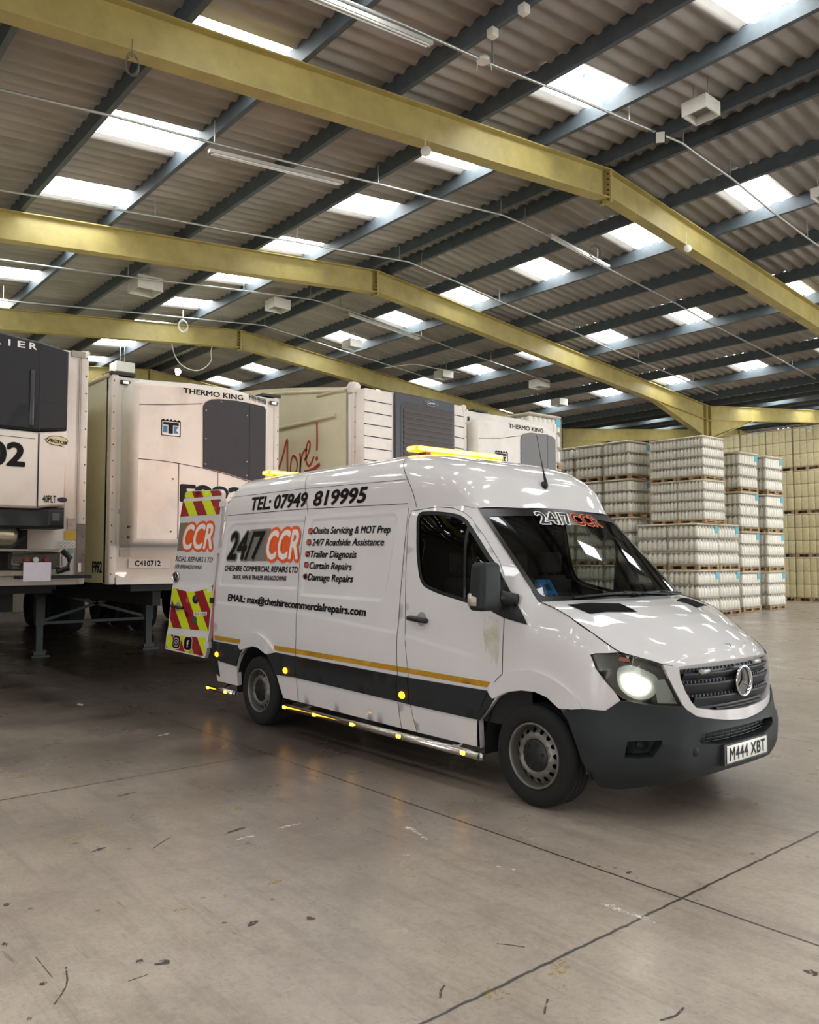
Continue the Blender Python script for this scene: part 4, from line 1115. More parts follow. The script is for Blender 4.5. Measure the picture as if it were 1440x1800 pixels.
# wheels --------------------------------------------------------------------
def rim_prof(r):
    T = [(.0, -.035), (.06, -.035), (.075, -.04), (.1, -.042), (.112, -.03), (.122, -.012), (.130, -.008), (.138, -.014), (.150, -.034), (.185, -.055), (.195, -.07)]
    return lerp_tab(T, r)
def wheel(cx, sy):
    y0 = sy * .975; out = (0, sy, 0); C0 = Vector((cx, y0, .345))
    mb = MB(); mb.smooth = True
    prof = [(.222, -.235), (.225, -.225), (.27, -.238), (.315, -.232), (.338, -.215), (.345, -.19), (.345, -.168), (.338, -.166), (.338, -.160), (.345, -.158), (.345, -.125), (.338, -.123), (.338, -.117), (.345, -.115), (.345, -.082), (.338, -.08), (.338, -.074), (.345, -.072), (.345, -.05), (.338, -.022), (.318, -.006), (.28, .002), (.245, -.003), (.226, -.012), (.222, -.03)]
    mb.lathe((cx, y0, .345), (0, sy, 0), prof, 56)
    ty = mb.build('wheel', RUBBER, VAN)
    mb = MB(); mb.smooth = True
    mb.lathe((cx, y0, .345), (0, sy, 0), [(.222, -.03), (.221, -.006), (.214, -.002), (.206, -.008), (.203, -.03), (.198, -.075), (.19, -.11)], 48)
    ax = sy
    f = lambda u, v: Vector((cx + u, y0 + sy * (rim_prof(math.hypot(u, v)) - .004), .345 + v))
    holes = [circle(.166 * math.cos(2 * PI * k / 16 + .1), .166 * math.sin(2 * PI * k / 16 + .1), .0165, 10) for k in range(16)]
    patch(mb, circle(0, 0, .196, 48), f, .018, holes, (), out)
    mb.build('rim', STEEL, ty)
    mb = MB(); mb.smooth = True
    mb.lathe((cx, y0, .345), (0, sy, 0), [(0, -.012), (.05, -.014), (.06, -.018), (.098, -.024), (.108, -.03), (.11, -.04)], 32)
    for k in range(6):
        a = 2 * PI * k / 6 + .2; mb.cyl((cx + .078 * math.cos(a), y0 - sy * .026, .345 + .078 * math.sin(a)), (cx + .078 * math.cos(a), y0 - sy * .012, .345 + .078 * math.sin(a)), .011, 6)
    mb.build('hub_cap', BLACK, ty)
    mb = MB(); mb.lathe((cx, y0, .345), (0, sy, 0), [(.0, -.12), (.2, -.12)], 24); mb.build('brake_drum', DARK, ty)
for cx in (0, -3.68):
    for sy in (-1, 1): wheel(cx, sy)
# stainless side bars with led dots ------------------------------------------
for xa, xb, xs in ((-3.12, -.47, (-3.08, -2.57, -1.99, -1.36, -.62)), (-4.72, -4.13, (-4.68, -4.27))):
    for sy in (-1, 1):
        mb = MB(); mb.tube([(xa, sy * 1.0, .262), (xb, sy * 1.0, .262)], .03, 14); mb.tube([(xb, sy * 1.0, .262), (xb + .03, sy * .99, .262)], [.031, .026], 12)
        for x in (xa + .3, xb - .3) if xb - xa > 1 else (xa + .3,): mb.beam((x, sy * .99, .265), (x, sy * .85, .33), .05, .02)
        sb = mb.build('side_bar', STAINLESS, VAN)
        for x in xs:
            mb = MB(); mb.rbox(x - .022, sy * 1.033 - .008, .252, x + .022, sy * 1.033 + .008, .278, .006, 2); mb.build('amber_led', AMBER_DOT, sb)
# roof light bars and aerial --------------------------------------------------
AMB_LENS = pmat('lit_amber_lens', '#d98a1c', .2, emit=(1, .34, .015), estr=1.9)
AMB_CORE = pmat('lit_amber_core', '#ffd070', .3, emit=(1, .28, .005), estr=90)
for x, hw, z in ((-1.75, .56, 2.665), (-4.28, .56, 2.655)):
    mb = MB(); mb.rbox(x - .07, -hw, z - .028, x + .07, hw, z + .022, .016, 3); lb = mb.build('light_bar', AMB_LENS, VAN)
    for xx in (x + .0705, x - .0735):
        mb = MB(); mb.box(xx, -hw + .03, z - .020, xx + .003, hw - .03, z + .014); mb.build('light_core', AMB_CORE, lb)
    for sy in (-1, 1):
        mb = MB(); mb.box(x - .055, sy * (hw + .0005), z - .016, x + .055, sy * (hw + .003), z + .010); mb.build('light_core', AMB_CORE, lb)
        mb = MB(); mb.box(x - .05, sy * .40 - .03, z - .075, x + .05, sy * .40 + .03, z - .028); mb.build('bar_foot', BLACK, lb)
ab = roof_at(-.70, 0, 0)
ab = roof_pt(5.30, PI / 2, .002)
mb = MB(); mb.smooth = True; mb.lathe(ab, (.85, 0, .5), [(.036, -.01), (.034, .012), (.02, .03), (.008, .04), (.0, .042)], 18)
mb.tube([ab + Vector((.02, 0, .02)), ab + Vector((-.0, 0, .10)), ab + Vector((-.03, 0, .22))], [.014, .009, .005], 8)
mb.tube([ab + Vector((-.03, 0, .22)), ab + Vector((-.075, 0, .43))], .003, 6); mb.build('roof_aerial', BLACK, VAN)
# lettering on the right side ---------------------------------------------------
SIDE_T = lambda off: (lambda x, z: belt(x, z, off + .003))
def letters(name, mat, items, parent=VAN, off=.006):
    mb = MB()
    for txt, x0, z0, w, h, bold, sh, slope in items:
        put_text(mb, txt, lambda x, z: belt(x, z + slope * (x - x0), off), x0, z0, w, h, bold, sh)
    return mb.build(name, mat, parent)
for tx, x0, w in (('TEL:', -3.95, .40), ('07949', -3.49, .62), ('819995', -2.77, .85)):
    mb = MB(); put_text(mb, tx, lambda x, z: roof_side(x, z - .011 * (x + 3.925), .004), x0, 2.195, w, .142, .032, .24); mb.build('telephone_lettering', INK, VAN)
for it in (('Onsite Servicing & MOT Prep', -2.755, 1.918, 1.165, .066, .024, .22, -.018), ('24/7 Roadside Assistance', -2.765, 1.806, 1.10, .066, .024, .22, -.013), ('Trailer Diagnosis', -2.778, 1.696, .735, .066, .024, .22, -.01), ('Curtain Repairs', -2.783, 1.589, .68, .066, .024, .22, -.012), ('Damage Repairs', -2.80, 1.479, .725, .066, .024, .22, -.008)):
    letters('service_lettering', INK, [it])
for x, z in ((-2.795, 1.947), (-2.808, 1.839), (-2.816, 1.73), (-2.826, 1.625), (-2.836, 1.515)):
    mb = MB(); mb.mi = 0; mb.poly([belt(*p, .006) for p in circle(x, z, .030, 16)]); mb.mi = 1; mb.poly([belt(*p, .0075) for p in circle(x, z, .026, 16)]); mb.build('bullet_dot', [INK, REDV], VAN)
letters('company_lettering', INK, [('CHESHIRE COMMERCIAL REPAIRS LTD', -4.468, 1.555, 1.49, .058, .022, .2, -.004)])
letters('company_lettering', INK, [('TRUCK,', -4.285, 1.468, .20, .046, .022, .2, 0)])
letters('company_lettering', INK, [('VAN & TRAILER BREAKDOWNS', -4.06, 1.468, .88, .046, .022, .2, 0)])
letters('email_lettering', INK, [('EMAIL: max@cheshirecommercialrepairs.com', -4.325, 1.233, 2.475, .074, .032, .1, -.017)])
def logo(f, x0, z0, w, h, parent, part='both'):
    """24/7 CCR: grey and orange outlined italics; f(off) maps (x, z)"""
    mb = MB()
    if part == 'both':
        mb.mi = 0; mb.poly([f(.0030)(x0 + w * a, z0 + h * b) for a, b in ((.27, .06), (.60, .06), (.60, .96), (.33, .96))])
        put_text(mb, '24/7', lambda x, z: f(.0038)(x, z), x0 + w * .03, z0 + h * .13, w * .50, h * .74, .075, .25, fit=0)
        mb.mi = 1; put_text(mb, '24/7', lambda x, z: f(.0058)(x, z), x0 + w * .03, z0 + h * .13, w * .50, h * .74, .030, .25, fit=0)
    else:
        mb.mi = 0; mb.poly([f(.0030)(x0 + w * a, z0 + h * b) for a, b in ((.50, .06), (.62, .06), (.62, .96), (.50, .96))])
    xc, wc = x0 + w * .575, w * .385
    mb.mi = 2; put_text(mb, 'CCR', lambda x, z: f(.0050)(x, z), xc, z0 + h * .13, wc, h * .74, .105, .2, fit=0)
    mb.mi = 2; mb.poly([f(.0046)(xc + wc * a, z0 + h * b) for a, b in ((.1, .12), (.95, .12), (1.0, .85), (.15, .85))])
    mb.mi = 3; put_text(mb, 'CCR', lambda x, z: f(.0075)(x, z), xc, z0 + h * .13, wc, h * .74, .026, .2, fit=0)
    return mb.build('logo_lettering', [GREYV, INK, ORANGE, WHITEV], parent)
logo(SIDE_T, -4.46, 1.64, 1.53, .37, VAN)
# open rear door (right leaf), swung out past a right angle ------------------------
dd = Vector((-math.cos(math.radians(8)), -math.sin(math.radians(8)), 0)); dn = Vector((-math.sin(math.radians(8)) * -1, 0, 0))
DN = Vector((math.sin(math.radians(8)), -math.cos(math.radians(8)), 0))            # outward (towards the camera side)
def dpt(w, z, off=0.0):
    t = (z - .56) / (2.5 - .56)
    hx = -4.87 + .27 * t; hy = -.95 + .05 * t
    dz = -.025 * (1 - ((w - .42) / .42) ** 2) * 0
    rec = -.012 * sstep(1.36, 1.38, z) * (1 - sstep(2.14, 2.17, z)) * sstep(.03, .05, w)
    step = .012 * (1 - sstep(.80, .85, z))
    return Vector((hx, hy, z)) + dd * w + DN * (off + rec + step)
Z0, Z1 = .565, 2.49
DO = [(.03, Z0 - .0), (.85, Z0 + .045), (.85, 1.4), (.84, 2.1), (.815, 2.3), (.77, Z1 - .03), (.73, Z1), (.07, Z1 - .02), (.02, Z1 - .06), (.0, 2.3), (.0, .64)]
mb = MB(); mb.smooth = True
patch(mb, DO, dpt, .05, (), [[(.03, 2.14), (.83, 2.14)], [(.03, 2.17), (.83, 2.17)], [(.05, 1.36), (.84, 1.36)], [(.05, 1.38), (.84, 1.38)], [(.0, .80), (.85, .80)], [(.0, .85), (.85, .85)]], tuple(DN))
R = resample(DO, .06); a = mb.add([dpt(*p) for p in R]); b = mb.add([dpt(*p, -.045) for p in R])
for i in range(len(R)): mb.face((a + i, a + (i + 1) % len(R), b + (i + 1) % len(R), b + i), False)
patch(mb, DO, lambda w, z: dpt(w, z, -.045), .1, (), (), tuple(-DN))
rd = mb.build('rear_door', PAINT, VAN)
CY = pmat('fluorescent_yellow_film', '#c9dc1c', .35, emit=(.55, .7, .02), estr=.0); CR = pmat('dark_red_film', '#8e1622', .35)
def clip_half(P, a, b, c):                                  # keep a*u+b*v <= c
    out = []
    for i in range(len(P)):
        p, q = P[i], P[(i + 1) % len(P)]; dp = a * p[0] + b * p[1] - c; dq = a * q[0] + b * q[1] - c
        if dp <= 0: out.append(p)
        if dp * dq < 0: t = dp / (dp - dq); out.append((p[0] + (q[0] - p[0]) * t, p[1] + (q[1] - p[1]) * t))
    return out
def chev(polys, ph):
  mb = MB()
  for poly in polys if isinstance(polys[0][0], tuple) else [polys]:
    mb.mi = 0; patch(mb, poly, lambda w, z: dpt(w, z, .002), .09, (), (), tuple(DN))
    mb.mi = 1
    for k in range(-6, 16):
        # stripes lean to the right going down
        s0 = ph + k * .36 - 1.6; s1 = s0 + .185
        P = clip_half(clip_half(poly, 1, -.8, s1), -1, .8, -s0)
        if len(P) >= 3: patch(mb, P, lambda w, z: dpt(w, z, .0035), .09, (), (), tuple(DN))
  mb.build('chevron_film', [CY, CR], rd)
chev([(.03, 2.40), (.79, 2.40), (.76, Z1 - .03), (.73, Z1 - .005), (.08, Z1 - .03), (.04, Z1 - .06)], .06)
chev([(.03, 2.19), (.82, 2.19), (.80, 2.36), (.03, 2.36)], .12)
TW = [(.02, 1.395), (.14, 1.355), (.27, 1.32), (.42, 1.305), (.56, 1.31), (.70, 1.325), (.83, 1.35)]
chev([[(a[0], .87), (b[0], .87), b, a] for a, b in zip(TW, TW[1:])], .02)
chev([(.06, Z0 + .02), (.83, Z0 + .06), (.83, .79), (.03, .79), (.03, .63)], .1)
DT = lambda off: (lambda x, z: dpt(.85 - x, z, off))
mb = MB(); logo(DT, -.75, 1.76, 1.53, .37, rd, 'right')
mb = MB()
put_text(mb, 'RCIAL REPAIRS LTD', lambda x, z: dpt(.85 - x, z - .02 * (x - .03), .004), .0, 1.66, .76, .058, .006, .2)
mb.build('company_lettering', INK, rd); mb = MB()
put_text(mb, 'LER BREAKDOWNS', lambda x, z: dpt(.85 - x, z - .02 * (x - .03), .004), .0, 1.575, .56, .046, .006, .2)
mb.build('company_lettering', INK, rd)
mb = MB(); c = dpt(.80, 1.47, .01); mb.lathe(c, tuple(DN), [(.052, 0), (.057, .01), (.063, .01), (.066, 0)], 24)
for k in range(3):
    a = PI / 2 + 2 * PI * k / 3; d = dd * math.cos(a) + Vector((0, 0, 1)) * math.sin(a); t = DN.cross(d)
    mb.poly([c + DN * .01, c + t * .01, c + d * .058]); mb.poly([c + DN * .01, c + d * .058, c - t * .01])
mb.build('star_badge', CHROME, rd)
mb = MB(); mb.lathe(c - DN * .002, tuple(DN), [(0, 0), (.06, 0)], 24); mb.build('badge_backing', BLACK, rd)
mb = MB(); mb.mi = 0; patch(mb, circle(.68, 1.125, .055, 18), lambda w, z: dpt(w, z, .005), .05, (), (), tuple(DN)); mb.mi = 1
mb.tube([dpt(.80, 1.13, .01), dpt(.76, 1.13, .04), dpt(.62, 1.115, .04), dpt(.56, 1.11, .01)], .018, 8); mb.build('door_handle', [pmat('dish_grey', '#9a9792', .4), BLACK], rd)
mb = MB(); mb.lathe(dpt(.33, 1.22, .0), tuple(DN), [(.052, .0), (.05, .012), (.036, .018), (.03, .03), (.0, .03)], 18); mb.build('fuel_lock', BLACK, rd)
mb = MB(); mb.lathe(dpt(.31, .98, .003), tuple(DN), [(0, .002), (.042, .002), (.045, 0)], 20); mb.build('round_sticker', pmat('green_sticker', '#1f5a3a', .5), rd)
mb = MB(); mb.mi = 0; mb.poly([dpt(w, z, .005) for w, z in ((.34, 1.03), (.08, 1.045), (.08, 1.085), (.34, 1.07))]); mb.mi = 1
put_text(mb, '313 CDI', lambda x, z: dpt(.85 - x, z + .04 * (x - .53), .0065), .53, 1.042, .22, .024, .02, 0); mb.build('model_badge', [WHITEV, INK], rd)
for w, t in ((.62, 'ring'), (.38, 'f')):
    mb = MB(); mb.mi = 0; mb.poly([dpt(*p, .005) for p in rrect(w - .085, .625, w + .085, .79, .045)]); mb.mi = 1; mb.poly([dpt(*p, .006) for p in rrect(w - .078, .632, w + .078, .783, .04)])
    mb.mi = 2; mb.poly([dpt(*p, .007) for p in rrect(w - .072, .638, w + .072, .777, .038)]); mb.mi = 0
    if t == 'ring':
        for r0, r1 in ((.043, .050), (.018, .025)):
            P = rrect(w - r1, .707 - r1, w + r1, .707 + r1, r1 * .6) if r0 > .03 else circle(w, .707, r1, 16)
            Q = rrect(w - r0, .707 - r0, w + r0, .707 + r0, r0 * .6) if r0 > .03 else circle(w, .707, r0, 16)
            a = mb.add([dpt(*p, .008) for p in P]); b = mb.add([dpt(*p, .008) for p in Q]); n = len(P)
            for i in range(n): mb.face((a + i, a + (i + 1) % n, b + (i + 1) % n, b + i))
        mb.poly([dpt(*p, .008) for p in circle(w - .03, .737, .006, 8)])
    else: put_text(mb, 'f', lambda x, z: dpt(w + .02 - x, z, .008), 0, .66, .045, .085, .02, 0)
    mb.build('social_sticker', [WHITEV, CR, INK], rd)
for z in (.72, 1.22, 1.78, 2.3):
    mb = MB(); p = dpt(.0, z, .0); mb.box(p.x - .02, p.y - .03, z - .03, p.x + .09, p.y + .02, z + .03); mb.build('hinge', BLACK if z == 1.22 else PAINT, rd)
# things lying on the dashboard ------------------------------------------------
bx = thing('diagnostic_reader', 'bright blue handheld reader lying on the dashboard behind the windscreen', 'reader', (-.07, -.66, 1.39))
BLUE = pmat('bright_blue_plastic', '#1d86d6', .5)
M = Matrix.Translation((-.125, -.66, 1.45)) @ Matrix.Rotation(-.35, 4, 'Z') @ Matrix.Rotation(.75, 4, 'Y')
def tbox(mb, M, sx, sy, sz, c=(0, 0, 0), r=.01):
    bm = bmesh.new(); bmesh.ops.create_cube(bm, size=1)
    for v in bm.verts: v.co = Vector((v.co.x * sx + c[0], v.co.y * sy + c[1], v.co.z * sz + c[2]))
    bmesh.ops.bevel(bm, geom=bm.edges[:], offset=r, segments=2, affect='EDGES'); mb.bm(bm, False, M); bm.free()
mb = MB(); tbox(mb, M, .20, .13, .045); mb.build('case', BLUE, bx)
mb = MB(); tbox(mb, M, .06, .05, .006, (-.01, 0, .024), .002); mb.build('screen', pmat('reader_screen', '#16507e', .3), bx)
mb = MB(); tbox(mb, M, .02, .03, .006, (.075, .02, .024), .002); tbox(mb, M, .02, .03, .006, (.075, -.03, .024), .002); mb.build('button', BLACK, bx)
PAPER = pmat('paper', '#d6d3c8', .7)
for k, (x, y, w, l, a, lab) in enumerate(((-.16, -.05, .14, .21, .4, 'white paper lying near the middle of the van dashboard'), (-.02, .42, .10, .18, -.3, 'white paper tucked at the foot of the windscreen on the passenger side'), (-.22, .18, .1, .2, .2, 'folded white paper behind the steering side of the dashboard top'))):
    mb = MB(); c_, s_ = math.cos(a), math.sin(a)
    Pp = [(x + u * c_ - v * s_, y + u * s_ + v * c_, 1.392 + .012 * u / w) for u, v in ((-w / 2, -l / 2), (w / 2, -l / 2), (w / 2, l / 2), (-w / 2, l / 2))]
    mb.prism([(p[0], p[1]) for p in Pp], lambda u, v: (u, v, 1.392), lambda u, v: (u, v, 1.396)); tag(mb.build('paper_sheet', PAPER), lab, 'paper')
# ------------------------------------------------------------------ refrigerated trailers
TWHITE = pmat('trailer_white', '#d8d2ca', .45, var=.05, scale=1.5, dirt='#a29886', dirt_amt=.35, dirt_scale=1.3)
TSIDE = pmat('trailer_side_panel', '#cfc9ae', .5, var=.06, scale=1.2, dirt='#9c9578', dirt_amt=.35, dirt_scale=.8)
UNITW = pmat('fridge_unit_white', '#dcd5cc', .4, var=.04, scale=2, dirt='#a99b8a', dirt_amt=.3, dirt_scale=2.2)
NAVY = pmat('black_blue_shell', '#0d1016', .55, var=.15, scale=5)
GREYM = pmat('dark_grey_mesh', '#313236', .7, var=.12, scale=40)
ALU = pmat('dull_aluminium', '#9a958c', .45, metal=.6, var=.15, scale=6)
CHASSIS = pmat('chassis_black', '#15171a', .7, var=.2, scale=5)
LEGM = pmat('landing_leg_grey', '#2b302f', .6, var=.2, scale=5)
MUD = pmat('grubby_bulkhead', '#8d8474', .7, var=.2, scale=4, dirt='#4b453d', dirt_amt=.5, dirt_scale=3)
def trailer(label, X, y0, y1, z0, z1, L=13.5, leg_dx=-4.16, roof_rise=0.0, legs=(-.0,)):
    t = thing('refrigerated_trailer', label, 'trailer', (X, (y0 + y1) / 2, 0), 'refrigerated trailers parked side by side')
    xe = X - L
    mb = MB()
    # side skins with a top rail and long joint lines, roof (rising when tear-drop shaped), front bulkhead
    n = 14
    for yy, s in ((y0, -1), (y1, 1)):
        for k in range(n):
            xa, xb = X - .12 - (L - .12) * k / n, X - .12 - (L - .12) * (k + 1) / n
            za = z1 + roof_rise * math.sin(min(1, (X - xa) / 6.0) * PI / 2) * 1.0; zb = z1 + roof_rise * math.sin(min(1, (X - xb) / 6.0) * PI / 2)
            q = [(xa, yy, z0), (xb, yy, z0), (xb, yy, zb), (xa, yy, za)]
            mb.poly(q if s < 0 else q[::-1])
    for k in range(n):
        xa, xb = X - .12 - (L - .12) * k / n, X - .12 - (L - .12) * (k + 1) / n
        za = z1 + roof_rise * math.sin(min(1, (X - xa) / 6.0) * PI / 2); zb = z1 + roof_rise * math.sin(min(1, (X - xb) / 6.0) * PI / 2)
        mb.quad((xa, y0, za), (xb, y0, zb), (xb, y1, zb), (xa, y1, za))
    mb.quad((xe, y0, z0), (xe, y1, z0), (xe, y1, z1 + roof_rise), (xe, y0, z1 + roof_rise))
    mb.quad((X, y0, z0), (X, y1, z0), (xe, y1, z0), (xe, y0, z0))
    mb.build('side_panel', TSIDE, t)
    mb = MB(); mb.rbox(X - .10, y0 + .02, z0, X, y1 - .02, z1 - .01, .01); mb.build('front_wall', TWHITE, t)
    for yy, s in ((y0, 1), (y1, -1)):
        mb = MB(); mb.rbox(X - .2, min(yy, yy + s * .1), z0 - .02, X + .012, max(yy, yy + s * .1), z1 + .01, .02, 2); post = mb.build('corner_post', TWHITE, t)
        mb = MB()
        for k in range(13):
            z = z0 + .12 + (z1 - z0 - .2) * k / 12; mb.cyl((X + .012, yy + s * .03, z), (X + .018, yy + s * .03, z), .009, 6)
        mb.build('rivet', BLACK, post)
        mb = MB(); mb.tube([(X - .05, yy - s * .005, z1 + .005), (X - 1.0, yy - s * .005, z1 + .012)], .03, 6); mb.build('top_rail', TSIDE, t)
    mb = MB(); mb.box(X + .0, y0 + .1, z0 - .02, X + .03, y1 - .1, z0 + .08); mb.build('bottom_rail', TWHITE, t)
    mb = MB()
    for yy in ((y0 + y1) / 2 - .5, (y0 + y1) / 2 + .5): mb.box(xe + .1, yy - .06, z0 - .34, X - .3, yy + .06, z0)
    mb.box(X - 2.0, y0 + .35, z0 - .12, X - .1, y1 - .35, z0)
    for k in range(12): x = X - .8 - k * 1.1; mb.box(x - .04, y0 + .1, z0 - .1, x + .04, y1 - .1, z0)
    mb.build('chassis', CHASSIS, t)
    xl = X + leg_dx
    for yy in ((y0 + y1) / 2 - .97, (y0 + y1) / 2 + .99):
        mb = MB(); mb.box(xl - .075, yy - .075, .55, xl + .075, yy + .075, z0 - .02); mb.box(xl - .055, yy - .055, .08, xl + .055, yy + .055, .56)
        lg = mb.build('landing_leg', LEGM, t)
        mb = MB(); mb.box(xl - .16, yy - .15, 0, xl + .16, yy + .15, .03); mb.box(xl - .08, yy - .1, .03, xl + .08, yy + .1, .1); mb.cyl((xl, yy - .13, .09), (xl, yy + .13, .09), .03, 8); mb.build('foot', LEGM, lg)
    ya, yb = (y0 + y1) / 2 - .97, (y0 + y1) / 2 + .99
    mb = MB()
    mb.beam((xl + .02, ya, .58), (xl + .02, yb, .58), .05, .05); mb.beam((xl, ya, .6), (xl, yb, 1.18), .04, .05); mb.beam((xl, ya, 1.18), (xl, yb, .6), .04, .05)
    mb.beam((xl, ya, 1.2), (xl - 1.4, ya, z0 - .1), .04, .05); mb.beam((xl, yb, 1.2), (xl - 1.4, yb, z0 - .1), .04, .05)
    mb.build('brace', LEGM, t)
    for k in range(3):
        x = xe + 2.0 + 1.31 * k
        for yy in (y0 + .06, y1 - .42):
            mb = MB(); mb.lathe((x, yy, .52), (0, 1, 0), [(.0, .05), (.28, .04), (.3, 0), (.5, 0), (.52, .05), (.52, .31), (.5, .36), (.3, .36), (.28, .3), (0, .3)], 28); mb.build('wheel', RUBBER, t)
    return t
def bulge(mb, outl, layers, X):
    """front housing: outline rings stepping forward; layers = (dx, inset)"""
    rings = []
    for dx, ins in layers:
        P = shrink(outl, ins) if ins else outl
        rings.append(mb.add([(X + dx, y, z) for y, z in P]))
    n = len(outl)
    for a, b in zip(rings, rings[1:]):
        for i in range(n): mb.face((a + i, a + (i + 1) % n, b + (i + 1) % n, b + i), True)
    P = shrink(outl, layers[-1][1]); patch(mb, P, lambda y, z: (X + layers[-1][0], y, z), .2, (), (), (1, 0, 0))
def flatX(X): return lambda y, z: (X, y, z)
def seamX(name, X, lines, par, w=.010, m=None):
    for l in lines:
        mb = MB(); ribbon(mb, [(X, y, z) for y, z in l], w, (1, 0, 0), .002); mb.build(name, m or SEAM, par)
def textX(name, X, txt, y, z, w, h, bold, par, m=None, shear=0, sp=1.0, tilt=0.0):
    mb = MB(); put_text(mb, txt, lambda u, v: (X, u, v + tilt * (u - y)), y, z, w, h, bold, shear, sp); return mb.build(name, m or INK, par)
def sticker(name, X, y0, z0, y1, z1, m, par, th=.003):
    mb = MB(); mb.box(X, y0, z0, X + th, y1, z1); return mb.build(name, m, par)
def tk_logo(X, y, z, w, h, par, blue=True):
    """small crown shaped maker's plate with a T and K"""
    o = sticker('maker_plate', X, y, z, y + w, z + h, WHITEV, par)
    mb = MB(); e = .006
    for a, b, c, d in ((0, 0, 1, .05), (0, 0, .05, 1), (.95, 0, 1, 1), (0, .93, 1, 1)): mb.box(X + .003, y + w * a, z + h * b, X + .0045, y + w * c, z + h * d)
    for k in range(5): mb.prism(circle(y + w * (.1 + .2 * k), z + h, w * .06, 8), flatX(X + .003), flatX(X + .0045))
    mb.box(X + .003, y + w * .10, z + h * .70, X + .005, y + w * .90, z + h * .88); mb.box(X + .003, y + w * .36, z + h * .16, X + .005, y + w * .60, z + h * .72)
    mb.build('plate_marks', INK, o)
    mb = MB(); mb.box(X + .003, y + w * .10, z + h * .2, X + .004, y + w * .32, z + h * .64)
    mb.poly([(X + .0045, y + w * p, z + h * q) for p, q in ((.64, .2), (.90, .2), (.76, .42), (.90, .64), (.64, .64))])
    mb.build('plate_blue', pmat('plate_blue', '#2f6f9d', .4) if blue else INK, o)
STK_Y = pmat('yellow_sticker', '#b99a34', .6); STK_G = pmat('grey_label', '#b3a79c', .6, var=.2, scale=25); STK_B = pmat('navy_sticker', '#232945', .5); STK_T = pmat('teal_sticker', '#7f9a8f', .6)
LAMPW = pmat('white_marker_lens', '#e8e2d8', .3, emit=(1, .95, .9), estr=.5)
# --- second from the left: white unit with a big dark grille ---
X2 = -7.24
T2 = trailer('pale trailer with large dark grille panel, directly behind the open van door', X2, -1.22, 1.40, 1.365, 4.19)
out2 = [(-1.08, 1.87), (1.03, 1.87), (1.04, 3.92), (1.0, 4.04), (.9, 4.09), (.69, 4.13), (.35, 4.17), (-.21, 4.16), (-.85, 4.12), (-.98, 4.09), (-1.07, 3.99)]
UX = X2 + .39
mb = MB(); bulge(mb, out2, [(0, 0), (.27, 0), (.34, .02), (.375, .05), (.39, .09)], X2); U2 = mb.build('fridge_unit', UNITW, T2)
pan = [(-.06, 2.97), (-.07, 3.84), (-.03, 3.90), (.05, 3.945), (.16, 3.965), (.45, 3.975), (.67, 3.965), (.9, 3.945), (.93, 3.90), (.93, 2.80), (.63, 2.84), (.27, 2.92)]
mb = MB(); mb.prism(pan, flatX(UX - .03), flatX(UX + .018)); P2 = mb.build('grille_panel', GREYM, U2)
seamX('panel_joint', UX + .019, [[(.66, 2.84), (.66, 3.96)]], P2, .008)
mb = MB(); rim = resample(pan, .2)
for (y, z) in ((-.03, 3.02), (-.03, 3.38), (-.03, 3.78), (.2, 3.93), (.62, 3.78), (.62, 3.1), (.62, 2.9)): mb.cyl((UX + .018, y, z), (UX + .024, y, z), .011, 6)
mb.build('screw', ALU, P2)
seamX('panel_joint', UX + .001, [[(-.99, 3.75), (-.62, 3.79), (-.08, 3.87)], [(-.99, 3.02), (-.7, 3.02), (-.42, 3.0), (-.06, 2.96), (.27, 2.905), (.63, 2.825), (.93, 2.74)], [(-.42, 3.0), (-.42, 1.96)], [(.17, 2.92), (.17, 1.96)]], U2)
textX('maker_lettering', UX + .002, 'THERMO KING', -.37, 3.985, .93, .075, .03, U2, tilt=.012)
tk_logo(UX, -.68, 3.365, .28, .215, U2)
textX('fleet_number', UX + .002, 'F992', -.40, 2.47, 1.0, .25, .05, U2)
mb = MB()
for i in range(12):
    for j in range(6): y = .66 + .024 * i; z = 3.985 + .014 * j + .012 * (11 - i) * .3; mb.box(UX - .01, y, z - .004, UX + .002, y + .014, z + .005)
vg = mb.build('vent_grid', SEAM, U2); tag(vg, kind='stuff')
for z in (1.96, 2.10): sticker('latch', UX - .10, -1.085, z, -1.0, z + .03, BLACK, U2, .04)
for y, z in ((-.5, 2.78), (-.52, 2.06)): 
    mb = MB(); mb.cyl((UX, y, z), (UX + .006, y, z), .012, 8); mb.build('lock', BLACK, U2)
mb = MB(); mb.box(X2 + .013, -1.13, 1.48, X2 + .025, -.98, 1.51); mb.prism([(-1.1, 1.465), (-.98, 1.50), (-1.02, 1.44)], flatX(X2 + .02), flatX(X2 + .04)); mb.build('marker_lamp', LAMPW, T2)
for yy in (-1.04, 1.29):
    mb = MB(); mb.rbox(X2 + .01, yy - .07, 4.07, X2 + .025, yy + .07, 4.13, .01); ml = mb.build('marker_lamp', BLACK, T2)
    mb = MB(); mb.rbox(X2 + .02, yy - .035, 4.08, X2 + .03, yy + .05, 4.12, .008); mb.build('lens', LAMPW, ml)
mb = MB(); mb.box(X2 - .3, -1.24, 4.195, X2 + .02, -.9, 4.235); mb.build('roof_cap', BLACK, T2)
mb = MB(); mb.box(X2 - .3, 1.1, 4.195, X2 + .02, 1.42, 4.235); mb.build('roof_cap', BLACK, T2)
o = sticker('number_board', X2 + .012, -.95, 1.565, -.36, 1.69, TWHITE, T2, .006); textX('board_lettering', X2 + .0195, 'C410712', -.865, 1.59, .37, .078, .03, o)
